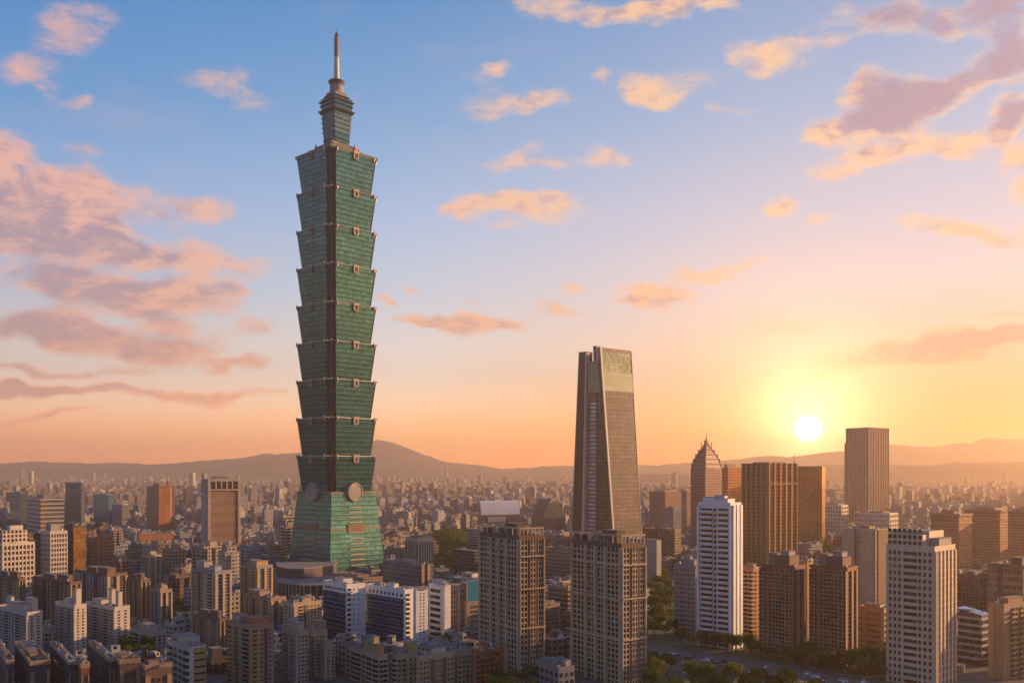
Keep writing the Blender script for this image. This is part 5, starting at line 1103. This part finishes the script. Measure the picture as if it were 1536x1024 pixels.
# ---------------------------------------------------------------- ground, road, water, hills
def ground_mat():
    m, t = new_mat('ground_mix'); g = t.n('ShaderNodeNewGeometry').outputs['Position']
    n1 = t.noise(g, 0.012, 5, .6); n2 = t.noise(g, 0.15, 4, .6)
    c = t.mix(t.mr(n1, .45, .6, 0, 1), (0.075, 0.068, 0.062), (0.030, 0.042, 0.018)); c = t.mix(t.mr(n2, .5, .7, 0, .7), c, (0.14, 0.12, 0.10)); finish_mat(t, c, 0.9)
    m, t = new_mat('asphalt'); g = t.n('ShaderNodeNewGeometry').outputs['Position']
    c = t.mix(t.mr(t.noise(g, .3, 6, .7), .35, .7), (0.05, 0.043, 0.038), (0.14, 0.115, 0.095)); finish_mat(t, c, 0.85)
    m, t = new_mat('lawn'); g = t.n('ShaderNodeNewGeometry').outputs['Position']
    c = t.mix(t.mr(t.noise(g, .12, 5, .65), .35, .65), (0.045, 0.07, 0.018), (0.085, 0.10, 0.03)); finish_mat(t, c, 0.95)
    m, t = new_mat('hill_forest'); g = t.n('ShaderNodeNewGeometry').outputs['Position']
    n1 = t.noise(g, 0.02, 6, .7); c = t.mix(t.mr(n1, .35, .65), (0.022, 0.032, 0.018), (0.06, 0.065, 0.035)); finish_mat(t, c, 0.95, bump=t.noise(g, .012, 8, .7), bstr=1.0, bdist=40)
    m, t = new_mat('water_surface'); finish_mat(t, (0.05, 0.06, 0.07), 0.12)
    for nm, c0, c1 in (('leaf_green', (0.045,0.085,0.014), (0.20,0.23,0.04)), ('leaf_olive', (0.07,0.085,0.014), (0.25,0.22,0.04)), ('leaf_dark', (0.03,0.06,0.014), (0.12,0.15,0.03))):
        m, t = new_mat(nm); g = t.n('ShaderNodeNewGeometry').outputs['Position']; r = t.n('ShaderNodeObjectInfo').outputs['Random']
        c = t.mix(t.mr(t.m('ADD', t.noise(g, 1.1, 3, .7), t.m('MULTIPLY', r, .25)), .4, .85), c0, c1)
        d = t.n('ShaderNodeBsdfDiffuse'); t.put(d.inputs[0], c); tr = t.n('ShaderNodeBsdfTranslucent'); t.put(tr.inputs[0], c)
        ms = t.n('ShaderNodeMixShader'); ms.inputs[0].default_value = .35; t.nt.links.new(d.outputs[0], ms.inputs[1]); t.nt.links.new(tr.outputs[0], ms.inputs[2])
        o = t.n('ShaderNodeOutputMaterial'); t.nt.links.new(ms.outputs[0], o.inputs[0])
ground_mat()
plain('bark', (0.08,0.055,0.04), .95); plain('line_paint', (0.7,0.68,0.62), .7); plain('tyre', (0.03,0.03,0.03), .9); plain('car_white', (0.75,0.75,0.74), .25, 0, .95, 1.02); plain('car_grey', (0.32,0.35,0.38), .25, .3, .95, 1.02); plain('car_dark', (0.04,0.045,0.05), .25, .2, .95, 1.02); plain('car_blue', (0.10,0.18,0.30), .25, .2, .95, 1.02)
mb = MB(); mb.quad([(-16000,-600,0),(16000,-600,0),(16000,13400,0),(-16000,13400,0)], 0); o = mb.build('ground', ['ground_mix']); o['kind'] = 'structure'
def sheet(name, pts, z, mat):
    mb = MB(); P = [G(*p) for p in pts]; P = [(x, y, z) for x, y in P]
    a = sum(P[i][0]*P[(i+1) % len(P)][1]-P[(i+1) % len(P)][0]*P[i][1] for i in range(len(P)))
    mb.quad(P if a > 0 else P[::-1], 0); o = mb.build(name, [mat]); o['kind'] = 'structure'; return o
ROADP = [(900, 962), (985, 968), (1080, 982), (1180, 1000), (1290, 1020), (1420, 1042), (1420, 1075), (1260, 1044), (1150, 1024), (1050, 1008), (960, 1000), (900, 996)]
sheet('road', ROADP, 0.03, 'asphalt')
sheet('grass', [(240, 900), (300, 900), (300, 960), (240, 960)], 0.03, 'lawn'); sheet('path', [(243, 925), (297, 922), (297, 927), (243, 930)], 0.036, 'concrete')
sheet('park_lawn', [(900, 1001), (960, 1004), (1050, 1012), (1150, 1028), (1260, 1049), (1300, 1090), (900, 1090)], 0.03, 'lawn')
sheet('park_lawn', [(955, 862), (1020, 862), (1345, 930), (1400, 1035), (1290, 1017), (1180, 997), (1080, 979), (955, 963)], 0.026, 'lawn')
for k in range(34):                                     # dashed lane lines along the road
    f = k/34.0; x = 905+f*480; y = 978+(x-905)*0.135-4*math.sin((x-905)/150)
    a = G(x, y); b = G(x+7, y+0.95); mb = MB(); dx, dy = b[0]-a[0], b[1]-a[1]; L = math.hypot(dx, dy); nx, ny = -dy/L*.12, dx/L*.12
    mb.quad([(a[0]-nx, a[1]-ny, .036), (b[0]-nx, b[1]-ny, .036), (b[0]+nx, b[1]+ny, .036), (a[0]+nx, a[1]+ny, .036)]); o = mb.build('road_markings', ['line_paint']); o['kind'] = 'structure'
for pa, pb in (((900, 962), (1290, 1020)), ((960, 1000), (1260, 1044))):
    mb = MB(); a, b = G(*pa), G(*pb); dx, dy = b[0]-a[0], b[1]-a[1]; L = math.hypot(dx, dy)
mb = MB(); mb.quad([(1360, 3050, 0.02), (1800, 3050, 0.02), (1900, 3420, 0.02), (1500, 3420, 0.02)]); o = mb.build('river', ['water_surface']); o['kind'] = 'structure'

def ridge(name, pts, Y, depth, seed, amp, label):
    R = random.Random(seed); n = 260; x0, x1 = pts[0][0], pts[-1][0]; rows = 22
    from mathutils import noise as mn
    def H(px):
        for (a, ya), (b, yb) in zip(pts[:-1], pts[1:]):
            if a <= px <= b: f = (px-a)/(b-a); f = f*f*(3-2*f)*.5+f*.5; return zat(ya+(yb-ya)*f, Y)
        return zat(pts[-1][1], Y)
    V = []; Fc = []; U = []
    for i in range(n+1):
        px = x0+(x1-x0)*i/n; X = (px-CX)/F*Y; h = H(px)
        for j in range(rows+1):
            f = j/rows*2-1; y = Y+f*depth; prof = (math.cos(f*math.pi)*.5+.5)**.8
            nz = mn.fractal(Vector((X*.0011, y*.0011, seed)), .9, 2.1, 6)
            fine = mn.fractal(Vector((X*.006, y*.006, seed+5)), .8, 2.1, 4)
            z = h*prof*(1+.30*nz*min(1, abs(f)*2.5))+amp*fine*prof
            V.append((X, y, max(z, -0.9) if 0 < j < rows else -0.8))
    mb = MB(); mb.v = V
    for i in range(n):
        for j in range(rows):
            a = i*(rows+1)+j; mb.f.append((a, a+rows+1, a+rows+2, a+1)); mb.m.append(0); mb.tint.append(mb.cur); mb.uv.append([(0,0)]*4)
    o = mb.build(name, ['hill_forest'], None, True); o['kind'] = 'structure'; o['label'] = label; return o
ridge('hills', [(-140,694),(0,694),(25,695),(60,692),(95,694),(130,696),(180,694),(230,696),(280,694),(330,690),(380,686),(405,680),(425,684),(445,680),(470,678),(500,676),(540,670),(560,664),(575,661),(590,664),(610,671),(640,683),(660,691),(690,695),(720,698),(750,703),(790,702),(830,699),(900,697),(960,697),(1000,698),(1080,701),(1180,704)], 10500, 2300, 2, 9, 'long hazy ridge with one rounded peak behind the green tower')
ridge('hills', [(820,706),(900,702),(960,700),(1010,696),(1060,692),(1110,688),(1150,684),(1190,686),(1230,679),(1270,676),(1310,672),(1340,666),(1375,670),(1400,673),(1440,664),(1460,668),(1485,657),(1510,660),(1540,658),(1600,655),(1700,664)], 11200, 1700, 7, 10, 'farthest pale hills at the right under the sun')
ridge('hills', [(900,720),(940,713),(980,710),(1030,712),(1080,716),(1140,710),(1200,700),(1250,697),(1300,699),(1340,697),(1400,698),(1450,695),(1500,694),(1560,693),(1700,696)], 6600, 900, 12, 7, 'nearer dark wooded ridge at the right behind the city')

# ---------------------------------------------------------------- trees
def crown_mesh(seed, H=7.0, Rr=4.2, n=900, leaf=.55):
    R = random.Random(seed); mb = MB()
    clumps = []
    for _ in range(30):
        th = R.uniform(0, 2*math.pi); ph = R.uniform(-.5, 1.0); rr = R.uniform(.45, 1.0)
        clumps.append((math.cos(th)*Rr*.75*rr*math.cos(ph), math.sin(th)*Rr*.75*rr*math.cos(ph), H*.5+H*.42*math.sin(ph)*rr, R.uniform(.8, 1.7)))
    for k in range(n):
        cx, cy, cz, cr = clumps[k % len(clumps)]
        d = Vector((R.gauss(0, 1), R.gauss(0, 1), R.gauss(0, .8))).normalized()*cr*R.uniform(.6, 1.05)
        p = Vector((cx, cy, cz))+d; nrm = (d.normalized()+Vector((R.uniform(-.6, .6), R.uniform(-.6, .6), R.uniform(-.3, .8)))).normalized()
        a = nrm.orthogonal().normalized(); b = nrm.cross(a); s = leaf*R.uniform(.6, 1.3); ang = R.uniform(0, 6.28); a, b = a*math.cos(ang)+b*math.sin(ang), b*math.cos(ang)-a*math.sin(ang)
        mb.quad([tuple(p-a*s), tuple(p-b*s*.6), tuple(p+a*s), tuple(p+b*s*.6)], 0)
    return mb
def trunk_mesh(seed):
    R = random.Random(seed); mb = MB(); mb.cyl(0, 0, .32, .2, 0, 4.2, 7, 0)
    for k in range(4):
        th = k*1.6+R.uniform(-.3, .3); x, y = math.cos(th)*2.1, math.sin(th)*2.1; r = .12
        mb.loft([(r*math.cos(q), r*math.sin(q), 3.6) for q in (0, 2.1, 4.2)], [(x+.05*math.cos(q), y+.05*math.sin(q), 6.8) for q in (0, 2.1, 4.2)], 0)
    return mb
TV = []
for k, lf in enumerate(('leaf_green', 'leaf_olive', 'leaf_dark', 'leaf_green', 'leaf_olive', 'leaf_dark')):
    c = crown_mesh(20+k).build('crown', [lf]); t_ = trunk_mesh(k).build('trunk', ['bark']); TV.append((c.data, t_.data)); bpy.data.objects.remove(c); bpy.data.objects.remove(t_)
def tree(X, Y, s, label, group):
    k = RN.randrange(6); cm, tm = TV[k]
    root = empty('broadleaf_tree', (X, Y, 0), RN.uniform(0, 6.28)); tag(root, label, 'tree', group); root.scale = (s, s, s*RN.uniform(.85, 1.15))
    child('trunk', tm, root); child('crown', cm, root, (0, 0, 3.0)); return root
def grove(poly, n, label, group, s0=.8, s1=1.3, mind=5.0):
    xs = [p[0] for p in poly]; ys = [p[1] for p in poly]; got = []; tries = 0
    while len(got) < n and tries < n*30:
        tries += 1; px, py = RN.uniform(min(xs), max(xs)), RN.uniform(min(ys), max(ys))
        ins = False; j = len(poly)-1
        for i in range(len(poly)):
            xi, yi = poly[i]; xj, yj = poly[j]
            if (yi > py) != (yj > py) and px < (xj-xi)*(py-yi)/(yj-yi)+xi: ins = not ins
            j = i
        if not ins: continue
        X, Y = G(px, py)
        if any(math.hypot(X-a, Y-b) < mind for a, b in got): continue
        if any(math.hypot(X-f[0], Y-f[1]) < f[2]*.8+1 for f in FOOT): continue
        got.append((X, Y)); tree(X, Y, RN.uniform(s0, s1), label, group)
grove([(966,868),(1006,868),(1012,962),(966,958)], 46, 'leafy tree in the grove behind the tallest brown gridded tower, right side', 'trees behind the tallest brown tower')
grove([(1004,966),(1100,980),(1190,996),(1330,1021),(1340,1006),(1230,985),(1140,978),(1060,968)], 62, 'leafy street tree between the white hotel, red-brown towers and the road', 'trees along the far side of the road', .7, 1.15, 4.2)
grove([(960,1006),(1050,1015),(1150,1031),(1260,1055),(1260,1090),(955,1090)], 64, 'bright green park tree at the bottom edge below the road', 'trees on the near side of the road', .9, 1.35, 4.4)
grove([(1280,990),(1330,990),(1340,1012),(1290,1012)], 8, 'dark tree at the foot of the low orange-brown apartment block', 'trees by the orange-brown block', .7, 1.1, 4)
grove([(735,1018),(800,1018),(800,1045),(735,1045)], 9, 'green tree at the bottom edge below the left brown gridded tower', 'trees below the left brown tower', .7, 1.0, 4)
grove([(176,978),(228,978),(232,1000),(180,1000)], 12, 'dark green tree beside the low pinkish apartment block', 'trees beside the pinkish block', .8, 1.2, 4)
grove([(496,972),(560,972),(560,990),(496,990)], 10, 'dark tree at the foot of the blue glass offices', 'trees before the blue glass offices', .5, .8, 4)
grove([(645,962),(720,962),(720,978),(645,978)], 14, 'dark tree before the white ribbon-window office', 'trees before the white office', .6, .9, 4)
grove([(246,902),(298,902),(298,958),(246,958)], 12, 'small dark tree on the lawn among the left towers', 'trees on the courtyard lawn', .5, .8, 6)
grove([(80,800),(130,790),(170,800),(120,812)], 10, 'dark tree before the teal office block', 'trees in the left distance', 1.4, 2.2, 14)
def wood(name, label, x0, x1, Y0, Y1, hill, n, seed):
    R = random.Random(seed); mb = MB()
    for k in range(n):
        y = R.uniform(Y0, Y1); X = (R.uniform(x0, x1)-CX)/F*y; cx = ((x0+x1)/2-CX)/F*y; wd = (x1-x0)/2/F*y
        base = hill*max(0, 1-((X-cx)/(wd*1.15))**2)*math.sin(min(1, max(0, (y-Y0)/(Y1-Y0)))*math.pi)
        r = R.uniform(2.5, 4.5)
        for q in range(46):
            d = Vector((R.gauss(0, 1), R.gauss(0, 1), abs(R.gauss(0, 1)))).normalized()*r*R.uniform(.7, 1.1); p = Vector((X, y, base+3))+d
            nn = (d.normalized()+Vector((R.uniform(-.6, .6), R.uniform(-.6, .6), R.uniform(-.2, .6)))).normalized(); a = nn.orthogonal().normalized(); b = nn.cross(a); s = R.uniform(.7, 1.3)
            mb.quad([tuple(p-a*s), tuple(p-b*s*.7), tuple(p+a*s), tuple(p+b*s*.7)], R.choice([0, 0, 1]))
    o = mb.build(name, ['leaf_dark', 'leaf_green']); o['kind'] = 'stuff'; o['label'] = label
wood('woodland', 'dark wooded mound right of the green tower', 650, 704, 940, 1500, 16, 620, 4)
wood('woodland', 'wooded mound behind the red-brown towers', 1196, 1262, 1010, 1180, 10, 260, 6)
def park_woods():
    R = random.Random(9); mb = MB()
    for (a_, b_, rx_, ry_) in PARKS:
        for k in range(int(rx_*ry_*math.pi/70)):
            th = R.uniform(0, 6.28); q_ = math.sqrt(R.random())*.95; X, y = a_+math.cos(th)*rx_*q_, b_+math.sin(th)*ry_*q_; r = R.uniform(3.5, 6)
            for q in range(14):
                d = Vector((R.gauss(0, 1), R.gauss(0, 1), abs(R.gauss(0, 1)))).normalized()*r*R.uniform(.7, 1.1); p = Vector((X, y, 3))+d; nn = d.normalized()
                a = nn.orthogonal().normalized(); b = nn.cross(a); s = R.uniform(1.6, 2.6); mb.quad([tuple(p-a*s), tuple(p-b*s*.7), tuple(p+a*s), tuple(p+b*s*.7)], R.choice([0, 0, 1]))
    o = mb.build('parkland', ['leaf_dark', 'leaf_green']); o['kind'] = 'stuff'; o['label'] = 'dark green park patches scattered through the far city'
park_woods()
# ---------------------------------------------------------------- parked cars
def car_master():
    def body(col):
        mb = MB(); L, Wd = 2.2, .88
        P = [(-L,.35),(-L,.78),(-L+.15,.92),(-1.25,.98),(1.0,.98),(L-.2,.85),(L,.7),(L,.35)]
        n = len(P)
        for s in (-1, 1):
            pts = [(x, s*Wd, z) for x, z in P]; mb.quad(pts if s < 0 else pts[::-1])
        for i in range(n):
            a, b = P[i], P[(i+1) % n]; mb.quad([(a[0], -Wd, a[1]), (a[0], Wd, a[1]), (b[0], Wd, b[1]), (b[0], -Wd, b[1])])
        mb.loft([(-1.0,-.66,1.42),(.35,-.66,1.42),(.35,.66,1.42),(-1.0,.66,1.42)], [(-.95,-.62,1.48),(.3,-.62,1.48),(.3,.62,1.48),(-.95,.62,1.48)], 0)
        return mb
    g = MB(); g.loft([(-1.5,-.8,.985),(.95,-.8,.985),(.95,.8,.985),(-1.5,.8,.985)], [(-1.02,-.67,1.415),(.37,-.67,1.415),(.37,.67,1.415),(-1.02,.67,1.415)], 0)
    w = MB(); n = 12
    A = [(.32*math.cos(2*math.pi*i/n), -.11, .32*math.sin(2*math.pi*i/n)) for i in range(n)]; Bq = [(x, .11, z) for x, _, z in A]
    for i in range(n): w.quad([A[i], A[(i+1) % n], Bq[(i+1) % n], Bq[i]])
    w.quad(A); w.quad(Bq[::-1])
    R = {}
    for c in ('car_white', 'car_grey', 'car_dark', 'car_blue'):
        o = body(c).build('body', [c]); R[c] = o.data; bpy.data.objects.remove(o)
    o = g.build('windows', ['window_glass']); gd = o.data; bpy.data.objects.remove(o); o = w.build('wheel', ['tyre']); wd = o.data; bpy.data.objects.remove(o)
    return R, gd, wd
CB, CGD, CWD = car_master()
CN = {'car_white': 'white', 'car_grey': 'silver-grey', 'car_dark': 'dark', 'car_blue': 'blue'}
got = []; tries = 0
while len(got) < 62 and tries < 4000:
    tries += 1; x = RN.uniform(966, 1300); f = (x-960)/330; y0, y1 = 970+f*50, 1003+f*46; lane = RN.choice([.1, .22, .42, .55, .75, .9]); y = y0+(y1-y0)*lane+RN.uniform(-.6, .6)
    X, Y = G(x, y)
    if any(math.hypot(X-a, Y-b) < 5.4 for a, b in got): continue
    got.append((X, Y)); c = RN.choice(['car_white', 'car_white', 'car_grey', 'car_dark', 'car_blue'])
    d = Vector(G(x+6, y+.9))-Vector(G(x, y)); root = empty('parked_car', (X, Y, .03), math.atan2(d.y, d.x)+(math.pi/2 if lane in (.1, .9) else 0)+RN.uniform(-.06, .06))
    tag(root, '%s car on the road among the cars between the park trees and the towers' % CN[c], 'car', 'cars on the road')
    child('body', CB[c], root); child('windshield', CGD, root)
    for sx in (-1.35, 1.35):
        for sy in (-.8, .8): child('wheel', CWD, root, (sx, sy, .32))
build_haze()
dup = {k: v for k, v in LABELS.items() if len(v) > 1}
print('labels repeated:', len(dup), [(k, len(v)) for k, v in dup.items()][:20], 'fillers', len(FILL), 'objects', len(bpy.data.objects))
print('long labels:', [k for k in LABELS if not 4 <= len(k.split()) <= 16][:8])
